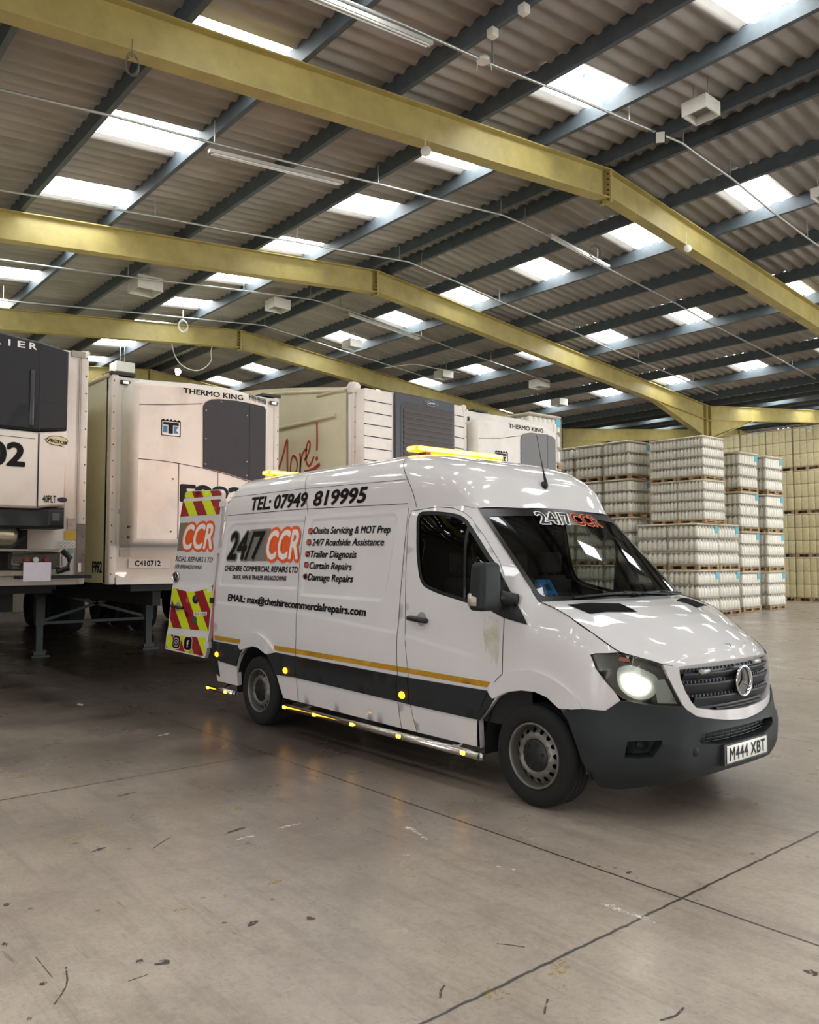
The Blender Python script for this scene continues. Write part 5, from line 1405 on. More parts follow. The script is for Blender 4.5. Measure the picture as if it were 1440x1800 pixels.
for y0, z0, y1, z1, m in ((-1.1, 2.30, -1.0, 2.36, STK_G), (-.985, 2.26, -.93, 2.37, STK_B), (-1.06, 2.14, -.94, 2.25, STK_Y), (-1.07, 1.96, -.93, 2.11, STK_G), (-1.07, 1.84, -.93, 1.95, STK_G), (-1.07, 1.72, -.93, 1.82, STK_G)):
    sticker('label', X2 + .013, y0, z0, y1, z1, m, T2)
mb = MB(); put_text(mb, 'F992', lambda u, v: (u, -1.2235, v), X2 - .60, 1.50, .38, .16, .035); mb.build('fleet_number', INK, T2)
# --- first on the left: tall black topped unit ---
X1 = -6.5
T1 = trailer('trailer at the far left with a black topped fridge unit numbered 02', X1, -4.36, -1.78, 1.40, 4.25)
VX = X1 + .40
o1 = [(-4.0, 2.28), (-2.14, 2.28), (-2.14, 4.15), (-2.25, 4.17), (-2.5, 4.20), (-2.9, 4.235), (-3.4, 4.24), (-4.0, 4.2)]
def slab1(name, m, P, x1=VX, ins=.03, par=None):
    mb = MB(); bulge(mb, P, [(0, 0), (x1 - X1 - .05, 0), (x1 - X1 - .015, ins * .4), (x1 - X1, ins)], X1); return mb.build(name, m, par or T1)
U1 = slab1('fridge_unit_top', NAVY, [(-4.0, 3.165), (-2.46, 3.15), (-2.33, 3.17), (-2.14, 3.195), (-2.135, 4.13), (-2.25, 4.165), (-2.5, 4.20), (-2.9, 4.235), (-3.4, 4.24), (-4.0, 4.2)])
U1b = slab1('fridge_unit_middle', UNITW, [(-4.0, 2.262), (-2.46, 2.262), (-2.31, 2.29), (-2.14, 2.30), (-2.14, 3.19), (-2.33, 3.165), (-2.46, 3.145), (-4.0, 3.16)], VX - .005)
U1c = slab1('fridge_unit_base', TRIM, [(-4.0, 2.03), (-2.14, 2.04), (-2.14, 2.29), (-2.31, 2.28), (-2.46, 2.255), (-4.0, 2.25)], VX - .02)
mb = MB()
for k, ch in enumerate('CARRIER'):
    put_text(mb, ch, lambda u, v: (VX + .003, u, v), -3.345 + .126 * k - (.0 if ch != 'I' else -.03), 4.085 - .0 * k, .082 if ch != 'I' else .022, .075, .03)
mb.build('maker_lettering', WHITEV, U1)
seamX('panel_joint', VX + .002, [[(-2.46, 3.17), (-2.46, 4.17)]], U1, .014, BLACK); seamX('panel_joint', VX - .003, [[(-2.46, 2.28), (-2.46, 3.13)]], U1b, .016)
seamX('panel_joint', VX + .002, [[(-2.45, z), (-2.17, z - .03)] for z in (3.35, 3.52, 3.69, 3.86)] + [[(-3.9, z), (-2.48, z - .02)] for z in (3.45, 3.62, 3.8)], U1, .005, BLACK)
mb = MB(); mb.rbox(VX - .01, -2.57, 3.2, VX + .02, -2.52, 3.85, .012); mb.build('handle_strip', pmat('dark_strip', '#30343d', .35), U1)
textX('fleet_number', VX - .001, '02', -3.0, 2.725, .40, .275, .04, U1b)
seamX('panel_joint', VX - .003, [[(-3.9, 3.07), (-2.5, 3.06)], [(-2.40, 3.07), (-2.3, 3.02), (-2.18, 2.99)]], U1b, .006)
mb = MB(); mb.prism(circle(-2.26, 3.06, .125, 24, .058), flatX(VX - .006), flatX(VX)); ov = mb.build('oval_badge', INK, U1b)
mb = MB(); mb.prism(circle(-2.26, 3.06, .118, 24, .051), flatX(VX - .001), flatX(VX + .002)); mb.build('badge_face', pmat('cream_vinyl', '#cbbf96', .5), ov)
textX('badge_lettering', VX + .004, 'VECTOR', -2.375, 3.045, .235, .038, .05, ov, tilt=-.12)
textX('model_lettering', VX - .001, '40PLT', -2.405, 2.335, .15, .085, .02, U1b)
mb = MB(); mb.prism(circle(-2.185, 2.375, .055, 20, .03), flatX(VX - .006), flatX(VX)); mb.build('oval_badge', STK_B, U1b)
mb = MB(); mb.rbox(VX - .03, -2.33, 2.07, VX - .008, -2.16, 2.26, .012); cp = mb.build('control_panel', BLACK, U1c)
sticker('display', VX - .008, -2.29, 2.13, -2.21, 2.22, pmat('panel_grey', '#4c5255', .4), cp)
mb = MB(); mb.box(X1 + .005, -1.99, 4.17, X1 + .02, -1.83, 4.245); mb.build('lamp_recess', ALU, T1)
seamX('panel_joint', X1 + .0135, [[(-1.895, 1.5), (-1.895, 4.15)]], T1, .012, pmat('dirty_line', '#8a8078', .8))
sticker('kick_plate', X1 + .012, -1.885, 1.5, -1.785, 2.12, pmat('worn_plate', '#6f655b', .6, var=.2), T1, .006)
sticker('label', X1 + .012, -2.03, 1.92, -1.9, 2.03, STK_Y, T1); sticker('label', X1 + .012, -2.0, 2.05, -1.9, 2.18, STK_G, T1)
tp = sticker('tread_plate', X1 + .012, -2.12, 1.825, -1.9, 1.905, WHITEV, T1)
mb = MB()
for i in range(9):
    for j in range(4): y = -2.11 + .023 * i; z = 1.83 + .018 * j; s = 1 if (i + j) % 2 else -1; mb.beam((X1 + .016, y, z + (.0 if s > 0 else .014)), (X1 + .016, y + .018, z + (.014 if s > 0 else 0)), .003, .005, (1, 0, 0))
tag(mb.build('tread_marks', BLACK, tp), kind='stuff')
mb = MB(); mb.prism(circle(-1.955, 1.785, .035, 16), flatX(X1 + .012), flatX(X1 + .016)); mb.build('label', STK_T, T1)
sticker('marker_strip', X1 + .02, -1.865, 1.53, -1.83, 1.64, WHITEV, T1)
mb = MB(); mb.lathe((X1 + .16, -3.6, 1.95), (0, 1, 0), [(0, 0), (.10, .02), (.14, .06), (.14, .92), (.10, .98), (0, 1.0)], 24); mb.build('air_tank', pmat('shiny_tank', '#b9b8a4', .25, metal=.8), T1)
mb = MB(); mb.tube([(X1 + .2, -2.62, 2.05), (X1 + .22, -2.55, 1.95), (X1 + .22, -2.66, 1.82), (X1 + .2, -2.9, 1.78)], .028, 8); mb.tube([(X1 + .25, -2.12, 1.78), (X1 + .32, -2.06, 1.7), (X1 + .32, -2.08, 1.58), (X1 + .28, -2.2, 1.54)], .035, 8); mb.build('hose', BLACK, T1)
mb = MB(); mb.box(X1, -4.2, 1.775, X1 + .3, -2.18, 1.80); mb.box(X1, -4.2, 1.50, X1 + .3, -2.18, 1.55); mb.build('step_shelf', MUD, T1)
sticker('equipment_plate', X1 + .004, -4.2, 1.56, -2.45, 2.03, BLACK, T1, .01)
mb = MB(); mb.box(X1 + .01, -2.66, 1.57, X1 + .22, -2.14, 1.76); cb = mb.build('connector_box', pmat('connector_steel', '#55504a', .5, metal=.3, var=.2), T1)
mb = MB(); P = [(-2.68, 1.76), (-2.13, 1.77), (-2.13, 1.6), (-2.2, 1.6)]
mb.tube([(X1 + .27, y, z) for y, z in ((-2.60, 1.62), (-2.68, 1.63), (-2.68, 1.755), (-2.135, 1.765), (-2.135, 1.61), (-2.2, 1.605))], .008, 6); mb.build('wire_guard', ALU, cb)
for y, m in ((-2.52, '#7a2b22'), (-2.42, '#c9c2b2'), (-2.30, '#7a2b22')):
    mb = MB(); mb.cyl((X1 + .22, y, 1.68), (X1 + .27, y, 1.68), .03, 12); mb.build('coupling', pmat('coupling' + m, m, .5), cb)
for y in (-2.58, -2.36): 
    mb = MB(); mb.prism([(y - .04, 1.64), (y + .04, 1.64), (y, 1.58)], flatX(X1 + .24), flatX(X1 + .25)); mb.build('tag', BLACK, cb)
mb = MB(); mb.box(X1 + .05, -2.6, 1.46, X1 + .32, -1.8, 1.5); mb.build('drawbar_plate', CHASSIS, T1)
ps = MB(); ps.box(X1 + .335, -2.575, 1.435, X1 + .338, -2.275, 1.65); tag(ps.build('paper_sheet', pmat('mauve_white_paper', '#d2cbd6', .7, var=.04, scale=20)), 'white printed notice hanging from the front of the far left trailer', 'paper')
# --- third: tear-drop trailer with red handwriting ---
X3 = -6.7
T3 = trailer('white curved-roof trailer with red handwritten lettering on its side', X3, 2.43, 4.95, 1.36, 4.42, roof_rise=.62)
o3 = [(2.46, 1.9), (4.72, 1.9), (4.72, 4.20), (4.69, 4.32), (4.62, 4.36), (4.43, 4.385), (3.6, 4.41), (2.6, 4.41), (2.48, 4.38)]
FX = X3 + .2
mb = MB(); bulge(mb, o3, [(0, 0), (.12, 0), (.17, .015), (.2, .04)], X3); U3 = mb.build('fridge_unit', UNITW, T3)
mb = MB(); bulge(mb, [(3.10, 1.95), (4.43, 1.95), (4.43, 4.38), (3.10, 4.405)], [(.0, 0), (.03, .0), (.045, .015)], FX); G3 = mb.build('grille_surround', pmat('graphite_shell', '#2c2d33', .45, var=.1), U3)
mb = MB(); mb.prism([(3.28, 2.4), (4.36, 2.4), (4.36, 4.18), (3.34, 4.22), (3.27, 4.15)], flatX(FX + .03), flatX(FX + .05)); gl = mb.build('radiator_grille', pmat('radiator_grille', '#2b1f1c', .5, var=.2, scale=12), G3)
for k in range(20):
    z = 2.45 + .087 * k; mb = MB(); mb.beam((FX + .056, 3.28, z), (FX + .056, 4.36, z - .012), .012, .03); mb.build('louvre', pmat('louvre_brown', '#3a2a26', .5), gl)
mb = MB(); ribbon(mb, [(FX + .047, y, z) for y, z in ((3.22, 2.3), (3.22, 4.18), (3.3, 4.25), (4.4, 4.20))], .02, (1, 0, 0)); mb.build('grille_edge', BLACK, G3)
mb = MB(); mb.prism(circle(3.88, 4.305, .165, 24, .055), flatX(FX + .04), flatX(FX + .055)); ob = mb.build('oval_badge', CHROME, G3)
mb = MB(); mb.prism(circle(3.88, 4.305, .14, 24, .042), flatX(FX + .05), flatX(FX + .058)); mb.build('badge_face', STK_B, ob); textX('badge_lettering', FX + .0595, 'Carrier', 3.79, 4.285, .18, .04, .01, ob, WHITEV, .2)
seamX('panel_groove', FX + .001, [[(2.50, z), (2.7, z - .003), (3.06, z - .012)] for z in (4.20, 4.01, 3.82, 3.63, 3.44, 3.25)] + [[(4.46, z), (4.69, z - .012)] for z in (4.18, 3.99, 3.80, 3.61, 3.42, 3.25)], U3, .014)
seamX('panel_groove', FX + .001, [[(2.5, 3.17), (2.65, 3.175), (2.85, 3.14), (3.08, 3.05)]], U3, .022, BLACK)
mb = MB(); mb.rbox(X3 + .01, 2.50, 4.12, X3 + .03, 2.55, 4.32, .01); mb.build('marker_lamp', BLACK, T3)
mb = MB(); mb.smooth = True; mb.tube([(X3 - .07, 2.50, 1.4), (X3 - .07, 2.50, 4.46)], .075, 14); mb.lathe((X3 - .07, 2.50, 4.46), (0, 0, 1), [(.1, -.12), (.11, .0), (.08, .05), (0, .07)], 14); mb.build('corner_moulding', TWHITE, T3)
mb = MB(); mb.tube([(X3 - .45, 2.41, 4.03), (X3 - 2.3, 2.41, 4.03), (X3 - 8.0, 2.41, 4.04)], .035, 8); mb.tube([(X3 - .2, 2.42, 4.40), (X3 - 2.3, 2.42, 4.68), (X3 - 6, 2.42, 4.98)], .028, 8); mb.build('side_rail', TSIDE, T3)
RED_P = pmat('red_livery_paint', '#a83227', .45)
def stroke(mb, pts, w): ribbon(mb, [(x, 2.4285, z) for x, z in curve_pts(pts, False, 5)], w, (0, -1, 0), .002)
for pts, w in (([(-9.55, 3.25), (-9.35, 3.6), (-9.22, 3.85), (-9.15, 3.6), (-9.1, 3.3)], .055), ([(-8.95, 3.30), (-8.83, 3.46), (-8.74, 3.64), (-8.655, 3.80), (-8.65, 3.6), (-8.64, 3.2)], .055),
               ([(-8.40, 3.46), (-8.46, 3.49), (-8.52, 3.40), (-8.54, 3.25), (-8.48, 3.15), (-8.38, 3.18), (-8.32, 3.30), (-8.35, 3.42), (-8.42, 3.48)], .045),
               ([(-8.24, 3.52), (-8.22, 3.40), (-8.235, 3.15), (-8.21, 3.36), (-8.15, 3.50), (-8.06, 3.56), (-8.02, 3.53)], .045),
               ([(-8.10, 3.38), (-8.0, 3.45), (-7.93, 3.58), (-7.93, 3.67), (-7.98, 3.68), (-8.04, 3.56), (-8.04, 3.38), (-7.98, 3.28), (-7.9, 3.29), (-7.80, 3.42)], .045),
               ([(-7.715, 3.98), (-7.71, 3.75), (-7.71, 3.51)], .05), ([(-8.1, 3.17), (-7.85, 3.19), (-7.62, 3.27)], .07)):
    mb = MB(); stroke(mb, pts, w); mb.build('red_lettering', RED_P, T3)
mb = MB(); mb.poly([(x, 2.4275, z) for x, z in circle(-7.715, 3.37, .04, 12)]); mb.build('red_lettering', RED_P, T3)
# --- fourth: grey panelled unit ---
X4 = -6.97
T4 = trailer('white trailer with a mid grey grille panel, the one furthest right', X4, 5.16, 7.76, 1.36, 4.42)
GX = X4 + .37
o4 = [(5.0 + .12, 1.9), (7.36, 1.9), (7.36, 4.12), (7.3, 4.19), (7.01, 4.26), (6.63, 4.29), (6.14, 4.28), (5.44, 4.23), (5.15, 4.2), (5.06, 4.1), (5.05, 1.95)]
mb = MB(); bulge(mb, o4, [(0, 0), (.26, 0), (.32, .02), (.35, .05), (.37, .08)], X4); U4 = mb.build('fridge_unit', UNITW, T4)
pan4 = [(6.26, 2.9), (7.27, 2.9), (7.26, 4.02), (7.2, 4.06), (7.03, 4.095), (6.53, 4.085), (6.36, 4.05), (6.29, 4.01), (6.265, 3.93)]
mb = MB(); mb.prism(pan4, flatX(GX - .03), flatX(GX + .018)); P4 = mb.build('grille_panel', pmat('mid_grey_mesh', '#737373', .7, var=.08, scale=40), U4)
seamX('panel_joint', GX + .019, [[(7.02, 2.92), (7.02, 4.09)]], P4, .008)
seamX('panel_joint', GX + .001, [[(5.15, 3.85), (5.7, 3.9), (6.26, 4.0)]], U4)
textX('maker_lettering', GX + .002, 'THERMO KING', 5.94, 4.118, .98, .082, .03, U4, tilt=.0)
tk_logo(GX, 5.57, 3.42, .34, .23, U4, False)
mb = MB(); mb.rbox(X4 + .01, 5.22, 4.12, X4 + .03, 5.27, 4.30, .01); mb.build('marker_lamp', BLACK, T4)
mb = MB(); mb.box(X4 - .3, 5.4, 4.425, X4 + .02, 5.75, 4.46); mb.build('roof_cap', BLACK, T4)
# ------------------------------------------------------------------ pallets of bottles
PET = pmat('white_bottle_plastic', '#f0ece0', .4, var=.03, scale=3)
PETY = pmat('natural_container_plastic', '#d8cb96', .45, var=.05, scale=2)
TRAY = pmat('grey_card_layer', '#a39a89', .8, var=.12, scale=6)
SHEETM = pmat('cream_top_sheet', '#cfc4ae', .6, var=.1, scale=5)
WOOD = pmat('pallet_wood', '#9a7d55', .8, var=.25, scale=6, stretch=(1, 1, 4))
TEAL = pmat('teal_load_label', '#62abbd', .5)
SLIP = pmat('white_load_label', '#e3e1da', .5)
def mesh_of(mb, name, mats):
    o = mb.build(name, mats); me = o.data; bpy.data.objects.remove(o); return me
def bottle_mesh(r, h, name):
    mb = MB(); mb.smooth = True
    mb.lathe((0, 0, 0), (0, 0, 1), [(r * .75, 0), (r, h * .03), (r, h * .66), (r * .93, h * .71), (r * .55, h * .86), (r * .30, h * .90), (r * .30, h), (0, h)], 10)
    return mesh_of(mb, name, PET)
def flat_mesh(r, h, name):
    mb = MB(); mb.smooth = True
    mb.lathe((0, 0, 0), (0, 0, 1), [(r * .9, 0), (r, h * .05), (r, h * .88), (r * .9, h * .96), (r * .6, h), (0, h)], 10)
    return mesh_of(mb, name, PET)
def can_mesh(w, h, name):
    mb = MB(); mb.rbox(-w / 2, -w / 2, 0, w / 2, w / 2, h, .03, 2)
    return mesh_of(mb, name, PETY)
def pallet_mesh(lx, ly, h, name):
    mb = MB()
    for k in range(5): y = -ly / 2 + (ly - .1) * k / 4; mb.box(-lx / 2, y, h - .022, lx / 2, y + .1, h)
    for x in (-lx / 2, -.05, lx / 2 - .1):
        mb.box(x, -ly / 2, h - .044, x + .1, ly / 2, h - .022); mb.box(x, -ly / 2, 0, x + .1, ly / 2, .02)
        for y in (-ly / 2, -.06, ly / 2 - .12): mb.box(x, y, .02, x + .1, y + .12, h - .044)
    return mesh_of(mb, name, WOOD)
def sheet_mesh(lx, ly, z0, z1, name, mat, drape=0.0):
    mb = MB(); mb.rbox(-lx / 2, -ly / 2, z0, lx / 2, ly / 2, z1, min(.02, (z1 - z0) * .4), 1)
    return mesh_of(mb, name, mat)
def part(root, name, me, loc=(0, 0, 0), rot=None, kind=None):
    o = bpy.data.objects.new(name, me); COL.objects.link(o); o.parent = root; o.location = loc
    if rot: o.rotation_euler = rot
    if kind: o['kind'] = kind
    KIDS.setdefault(root.name, []).append(o); return o
def make_load(name, nx, ny, lx, ly, layers, lh, bmesh_up, bmesh_top, ph, gap, label_teal, trays=True, bottle_name='bottle'):
    """one wrapped load: wooden pallet, layers of bottles on card trays, top sheet; the two faces towards the camera side are single bottles"""
    root = thing(name, 'x', 'pallet load')
    part(root, 'pallet', pallet_mesh(lx, ly, ph, name + '_pallet'))
    px, py = lx / nx, ly / ny
    inner = MB(); inner.smooth = True
    z = ph
    tray = sheet_mesh(lx * .995, ly * .995, 0, gap, name + '_tray', TRAY)
    for L in range(layers):
        if trays: part(root, 'tray', tray, (0, 0, z))
        zb = z + (gap if trays else 0)
        top = L == layers - 1
        me = bmesh_top if top else bmesh_up
        for i in range(nx):
            for j in range(ny):
                x = -lx / 2 + px * (i + .5); y = -ly / 2 + py * (j + .5)
                if i == nx - 1 or j == 0: part(root, bottle_name, me, (x, y, zb))
                elif i >= nx - 2 or j == 1 or i == 0 or j == ny - 1:
                    n = len(inner.v); inner.v.extend([(x + v.co.x, y + v.co.y, zb + v.co.z) for v in me.vertices])
                    for p in me.polygons: inner.f.append(tuple(n + q for q in p.vertices)); inner.m.append(0); inner.sm.append(True)
        z += lh
    o = inner.build('inner_' + bottle_name + 's', me.materials[0], root); o['kind'] = 'stuff'
    part(root, 'top_sheet', sheet_mesh(lx * 1.01, ly * 1.01, 0, .045, name + '_sheet', SHEETM), (0, 0, z - .005))
    if label_teal: 
        mb = MB(); mb.box(lx / 2 + .004, ly * .30, z - lh * .62, lx / 2 + .010, ly * .46, z - lh * .08); o = mb.build('load_label', TEAL, root)
    root['height'] = 0
    return root, z + .04
bm_up = bottle_mesh(0.0825, .315, 'milk_bottle'); bm_top = flat_mesh(0.0825, .27, 'flat_bottle')
bs_up = bottle_mesh(.0565, .25, 'small_bottle'); bs_top = flat_mesh(.0565, .22, 'small_flat_bottle')
can = can_mesh(.262, .515, 'container')
P_L, hL = make_load('bottle_pallet', 6, 7, 1.0, 1.16, 3, .345, bm_up, bm_top, .13, .03, True)
P_A, hA = make_load('bottle_pallet', 6, 7, 1.0, 1.16, 3, .395, bm_up, bm_up, .14, .045, True)
bb_up = bottle_mesh(0.0825, .375, 'tall_milk_bottle'); bc_up = bottle_mesh(0.0825, .34, 'mid_milk_bottle'); bc_top = flat_mesh(0.0825, .29, 'mid_flat_bottle')
P_B, hB = make_load('bottle_pallet', 6, 7, 1.0, 1.16, 3, .44, bb_up, bb_up, .14, .045, True)
P_M, hM = make_load('bottle_pallet', 6, 7, 1.0, 1.16, 3, .372, bc_up, bc_top, .13, .03, True)
P_S, hS = make_load('small_bottle_pallet', 8, 9, .9, 1.16, 4, .288, bs_up, bs_up, .10, .035, False)
P_C, hC = make_load('container_pallet', 4, 4, 1.08, 1.08, 3, .525, can, can, .14, .02, False, False, 'container')
used = set()
def film_material():
    m = bpy.data.materials.new('stretch_film'); m.use_nodes = True; N = m.node_tree.nodes; L = m.node_tree.links; N.clear()
    out = N.new('ShaderNodeOutputMaterial'); t = N.new('ShaderNodeBsdfTransparent'); d = N.new('ShaderNodeBsdfDiffuse'); g = N.new('ShaderNodeBsdfGlossy')
    d.inputs[0].default_value = (.82, .80, .74, 1); g.inputs['Roughness'].default_value = .18
    tc = N.new('ShaderNodeTexCoord'); n = N.new('ShaderNodeTexNoise'); n.inputs['Scale'].default_value = 6; n.inputs['Detail'].default_value = 5; n.inputs['Distortion'].default_value = 1.2
    L.new(tc.outputs['Object'], n.inputs['Vector'])
    r = N.new('ShaderNodeMapRange'); r.inputs[1].default_value = .35; r.inputs[2].default_value = .7; r.inputs[3].default_value = .05; r.inputs[4].default_value = .20; L.new(n.outputs['Fac'], r.inputs[0])
    bp = N.new('ShaderNodeBump'); bp.inputs['Strength'].default_value = .5; bp.inputs['Distance'].default_value = .03; L.new(n.outputs['Fac'], bp.inputs['Height']); L.new(bp.outputs[0], g.inputs['Normal'])
    a = N.new('ShaderNodeMixShader'); L.new(r.outputs[0], a.inputs[0]); L.new(t.outputs[0], a.inputs[1]); L.new(d.outputs[0], a.inputs[2])
    b = N.new('ShaderNodeMixShader'); b.inputs[0].default_value = .05; L.new(a.outputs[0], b.inputs[1]); L.new(g.outputs[0], b.inputs[2]); L.new(b.outputs[0], out.inputs[0])
    return m
FILM = film_material()
for root, lx, ly, h in ((P_L, 1.0, 1.16, hL), (P_A, 1.0, 1.16, hA), (P_B, 1.0, 1.16, hB), (P_M, 1.0, 1.16, hM), (P_S, .9, 1.16, hS), (P_C, 1.08, 1.08, hC)):
    mb = MB(); a, b_ = lx / 2 + .003, ly / 2 + .003; z0, z1 = .10, h - .045
    for q in (((-a, -b_), (a, -b_)), ((a, -b_), (a, b_)), ((a, b_), (-a, b_)), ((-a, b_), (-a, -b_))):
        mb.quad((*q[0], z0), (*q[1], z0), (*q[1], z1), (*q[0], z1))
    mb.build('stretch_film', FILM, root)
def put_load(proto, x1, y0, z, lx, ly, label, group):
    loc = (x1 - lx / 2, y0 + ly / 2, z)
    if proto.name not in used:
        used.add(proto.name); proto.location = loc; proto['label'] = label; proto['group'] = group; o = proto
    else: o = copy_tree(proto, loc, None, label, group)
    if 'height' in o: del o['height']
    return o
TN = {2: ('lower', 'upper'), 4: ('lowest', 'second from bottom', 'third from bottom', 'topmost')}
def stack(proto, x1, y0, z0, h, n, lx, ly, desc, group, names):
    for k in range(n): put_load(proto, x1, y0, z0 + k * h, lx, ly, '%s load of %s' % (names[k], desc), group)
G = 'pallets of white bottles right of the trailers'
hA_ = hA
stack(P_A, -9.0, 16.5, 0, hA_, 2, 1.0, 1.16, 'white bottles in the nearest stack past the bonnet', G, ('ground level', 'second level'))
stack(P_A, -9.0, 17.72, 0, hA_, 2, 1.0, 1.16, 'white bottles standing just behind the nearest stack', G, ('ground level', 'second level'))
stack(P_A, -10.06, 16.5, 0, hA_, 2, 1.0, 1.16, 'white bottles one stack left of the nearest', G, ('ground level', 'second level'))
zs = 2 * hA_
stack(P_S, -8.9, 16.75, zs, hS, 2, .9, 1.16, 'small bottles in the tall four-layer block', G, ('lower', 'upper'))
stack(P_S, -9.83, 16.75, zs, hS, 2, .9, 1.16, 'small bottles at the left side of the four-layer block', G, ('lower', 'upper'))
zl = 2 * hB
for k, nm in enumerate(('in the column left of the four-layer block', 'in the second column left of the four-layer block', 'in the third column left of the four-layer block', 'in the fourth column left of the four-layer block', 'in the column behind the grey panelled trailer')):
    x1 = -11.28 - 1.13 * k
    stack(P_B, x1, 16.5, 0, hB, 2, 1.0, 1.16, 'white bottles ' + nm, G, ('ground level', 'second level'))
    stack(P_L, x1, 16.5, zl, hL, 2, 1.0, 1.16, 'white bottles ' + nm, G, ('third level', 'topmost'))
stack(P_M, -9.4, 19.80, 0, hM, 4, 1.0, 1.16, 'white bottles in the isolated stack with pale side faces', G, TN[4])
stack(P_M, -9.4, 21.55, 0, hM, 4, 1.0, 1.16, 'white bottles in the stack beside the cream containers', G, TN[4])
stack(P_M, -9.0, 9.25, 0, hM, 4, 1.0, 1.16, 'white bottles beside the rightmost trailer', G, TN[4])
G2 = 'pallets of cream containers at the far right'
for k, nm in enumerate(('at the right edge of the picture', 'second from the right edge', 'third from the right edge', 'fourth from the right edge', 'fifth from the right edge', 'sixth from the right edge')):
    stack(P_C, -10.42 - 1.12 * k, 28.1, 0, hC, 4, 1.08, 1.08, 'cream square containers ' + nm, G2, TN[4])
# ------------------------------------------------------------------ services under the roof
CONDM = pmat('galvanised_conduit', '#a6a8a4', .4, metal=.6); FITW = pmat('white_light_fitting', '#d6d5cc', .5, var=.08, scale=6); CABLE = pmat('white_cable', '#d8d6cc', .5)
def zc_(y): return zroof(y, 7.86)
def conduit(X, ya, yb, label):
    pts = []; n = int((yb - ya) / 1.4) + 1
    ys = sorted(set([ya + (yb - ya) * k / n for k in range(n + 1)] + ([APEX - .3, APEX + .3] if ya < APEX < yb else [])))
    t = thing('conduit_run', label, 'conduit', (X, ys[0], 0), 'conduits running across the roof')
    mb = MB(); mb.tube([(X + .02 * math.sin(3 * y), y, zc_(y) - .02 * abs(math.sin(1.7 * y))) for y in ys], .018, 8); mb.build('pipe', CONDM, t)
    for y in ys[1:-1:2]:
        mb = MB(); mb.beam((X, y, zc_(y)), (X, y, zc_(y) + .3), .012, .02, (1, 0, 0)); mb.build('hanger', CONDM, t)
conduit(-2.65, -2.6, 15, 'nearest galvanised conduit crossing under the roof ridge')
conduit(-6.1, -4.5, 17.8, 'second galvanised conduit, between the first two yellow frames')
conduit(-9.0, -4.0, 17.8, 'third galvanised conduit, just before the second yellow frame')
conduit(-12.3, -3.0, 14, 'fourth galvanised conduit, past the second yellow frame')
conduit(-15.0, -2.0, 12, 'fifth galvanised conduit, before the third yellow frame')
def batten(X, y0, y1, label):
    t = thing('strip_light', label, 'strip light', (X, y0, zc_(y0)), 'unlit strip lights on the conduits')
    s = (zc_(y1) - zc_(y0)); mb = MB(); mb.beam((X, y0, zc_(y0) - .085), (X, y1, zc_(y1) - .085), .07, .045); mb.build('housing', pmat('grey_batten', '#b3b3ad', .5), t)
    for dx in (-.02, .02):
        mb = MB(); mb.tube([(X + dx, y0 + .05, zc_(y0 + .05) - .12), (X + dx, y1 - .05, zc_(y1 - .05) - .12)], .011, 8); mb.build('tube', pmat('unlit_tube', '#e6e8e4', .2), t)
batten(-5.95, 6.4, 8.2, 'unlit strip light hanging right of the nearest ridge joint')
batten(-6.2, -.35, 1.85, 'unlit strip light over the gap below the long bright rooflight')
batten(-12.3, 6.4, 8.7, 'unlit strip light right of the second ridge joint')
batten(-2.65, -1.2, .5, 'unlit strip light at the top edge of the picture')
def lightbox(X, y, z, s, label, rot=0.0):
    t = thing('light_fitting', label, 'light fitting', (X, y, z), 'white box light fittings under the roof')
    mb = MB(); w = s / 2; h = s * .52; e = .02
    for a in ((-w, -w, 0, w, -w + e, h), (-w, w - e, 0, w, w, h), (-w, -w + e, 0, -w + e, w - e, h), (w - e, -w + e, 0, w, w - e, h), (-w + e, -w + e, h - e, w - e, w - e, h)):
        mb.box(X + a[0], y + a[1], z + a[2], X + a[3], y + a[4], z + a[5])
    mb.build('housing', FITW, t)
    mb = MB(); mb.box(X - w * .8, y - w * .8, z + h * .55, X + w * .8, y + w * .8, z + h - e - .002); mb.build('lamp_gear', pmat('dull_reflector', '#77796f', .5), t)
    mb = MB()
    for dx in (-w * .6, w * .6): mb.tube([(X + dx, y, z + h), (X + dx, y, zroof(y, 8.225))], .006, 5)
    mb.build('hanger', CONDM, t)
for X, y, z, s, l in ((-1.87, 4.67, 7.62, .36, 'large white open-bottomed light fitting near the top right'), (-12.9, 1.53, 7.33, .55, 'white light fitting below the second frame on the left'), (-13.1, 4.88, 7.66, .45, 'white light fitting left of the second ridge joint'),
                      (-14.2, 7.9, 7.46, .4, 'white light fitting in front of a small rooflight behind the third frame'), (-14.3, 11.4, 7.14, .42, 'white light fitting above the tear-drop trailer'), (-12.6, 13.8, 6.9, .45, 'white light fitting above the grey panelled trailer'),
                      (-13.4, 15.7, 6.70, .4, 'white light fitting above the bottle stacks'), (-1.75, 8.15, 7.46, .3, 'white light fitting cut by the right edge of the picture'), (-20.0, 3.76, 7.18, .55, 'white light fitting above the second trailer from the left')):
    lightbox(X, y, z, s, l)
t = thing('floodlight', 'small square floodlight on the nearest conduit', 'floodlight', (-2.66, 4.9, 7.75))
M = Matrix.Translation((-2.58, 4.80, 7.66)) @ Vector((.55, -.72, -.42)).to_track_quat('X', 'Z').to_matrix().to_4x4()
mb = MB(); tbox(mb, M, .05, .15, .17, (0, 0, 0), .01); mb.build('housing', BLACK, t); mb = MB(); tbox(mb, M, .006, .12, .14, (.027, 0, 0), .002); mb.build('glass', FITW, t); mb = MB(); tbox(mb, M, .02, .02, .12, (-.03, 0, .1), .004); mb.build('bracket', BLACK, t)
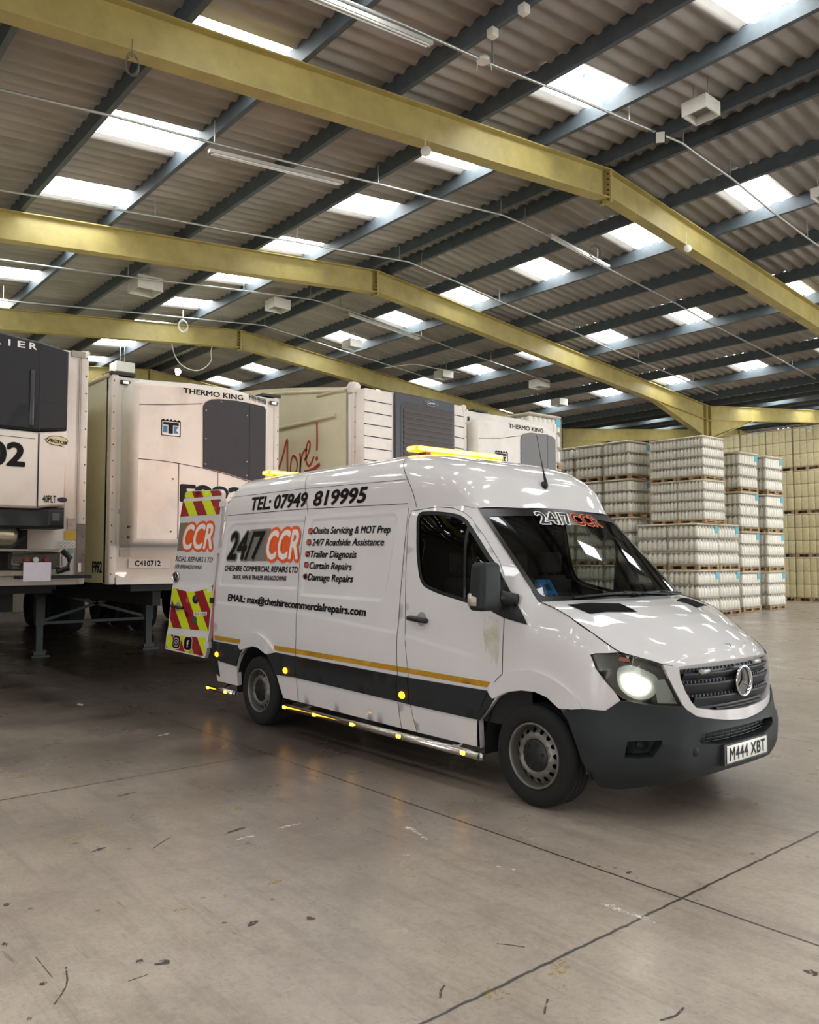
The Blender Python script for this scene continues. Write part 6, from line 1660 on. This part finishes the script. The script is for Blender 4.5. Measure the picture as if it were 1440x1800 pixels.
for X, y, z, l in ((-2.66, 1.31, 7.43, 'round junction plate on the nearest conduit'),):
    t = thing('junction_box', l, 'junction box', (X, y, z)); mb = MB(); mb.cyl((X, y, z - .03), (X, y, z + .02), .075, 16); mb.build('box', FITW, t)
    mb = MB(); mb.tube([(X - .06, y - .03, z), (X - .06, y - .04, z - .12)], .006, 5); mb.tube([(X + .06, y + .05, z), (X + .07, y + .07, z - .13)], .006, 5); mb.build('tail', CABLE, t)
for X, y, z, l in ((-2.35, 1.15, 7.47, 'small white box on a purlin above the junction plate'), (-1.86, 1.12, 7.47, 'small white box on a purlin nearest the top edge')):
    mb = MB(); mb.rbox(X - .05, y - .05, z, X + .05, y + .05, z + .1, .012); tag(mb.build('switch_box', FITW), l, 'box')
for X, y, z, l in ((-4.0, 1.594, 6.95, 'white round disc hanging from the nearest yellow frame, left of the ridge'), (-4.0, 7.82, 7.21, 'white round disc on the nearest yellow frame, right of the ridge')):
    t = thing('round_sensor', l, 'sensor', (X + .1, y, z)); mb = MB(); mb.lathe((X + .02, y, z), (.7, -.7, 0), [(0, .014), (.064, .013), (.07, .008), (.07, 0), (0, 0)], 24); mb.build('disc', FITW, t)
    mb = MB(); mb.tube([(X, y, z), (X + .0, y + .01, z + .3)], .006, 5); mb.build('stem', CABLE, t)
def cable(pts, label, r=.007):
    mb = MB(); mb.tube(curve_pts(pts, False, 6), r, 6); tag(mb.build('hanging_cable', CABLE), label, 'cable')
cable([(-16.9, 3.82, 8.05), (-16.75, 3.9, 7.2), (-16.7, 4.15, 6.85), (-16.7, 4.6, 6.8), (-16.7, 4.95, 7.1), (-16.75, 5.0, 7.5), (-16.8, 5.4, 8.2)], 'white cable hanging in a loop at the third yellow frame', .014)
cable([(-14.9, 9.6, 7.3), (-14.6, 9.9, 7.35), (-14.3, 10.3, 7.4), (-14.0, 10.8, 7.3), (-13.6, 11.4, 7.2)], 'white cable drooping above the tear-drop trailer', .012)
cable([(-1.65, 8.42, 7.78), (-1.7, 8.5, 7.1), (-1.8, 8.8, 7.2), (-1.85, 9.1, 7.86)], 'white cable hanging at the right edge of the picture', .008)
def coil(c, rx, rz, hang, r, m, lab):
    for_ = MB(); for_.smooth = True
    for k in range(3): for_.tube([(c[0] + rx * .7 * math.cos(a) + .012 * k, c[1] + rx * .7 * math.cos(a + .2 * k), c[2] + (rz + .012 * k) * math.sin(a)) for a in [2 * PI * i / 20 for i in range(21)]], r, 5, False)
    for_.tube([(c[0], c[1], c[2] + rz), (c[0], c[1], c[2] + rz + hang)], r, 5); tag(for_.build('cable_coil', m), lab, 'cable')
coil((-3.98, -2.28, 6.55), .07, .09, .18, .004, pmat('grey_cable', '#6d6a60', .6), 'thin coil of cable hanging from the nearest yellow frame on the left')
coil((-15.0, 3.35, 7.40), .12, .13, .28, .014, CABLE, 'white coil of cable beside the hanging cable loop on the left')
coil((-5.39, 7.0, 7.35), .10, .11, .45, .005, pmat('grey_cable', '#6d6a60', .6), 'coil of cable hanging beside the strip light right of the ridge')
t = thing('floodlight', 'lit floodlight shining near the end wall above the second trailer', 'floodlight', (-20, 5.48, 7.45))
mb = MB(); mb.rbox(-20.1, 5.38, 7.40, -20.0, 5.6, 7.56, .02); mb.build('housing', BLACK, t)
mb = MB(); mb.lathe((-19.995, 5.485, 7.48), (1, -.3, -.2), [(0, .03), (.07, .02), (.1, 0)], 20); mb.build('lit_lens', pmat('lit_floodlight', '#fff2d8', .3, emit=(1, .86, .6), estr=60), t)
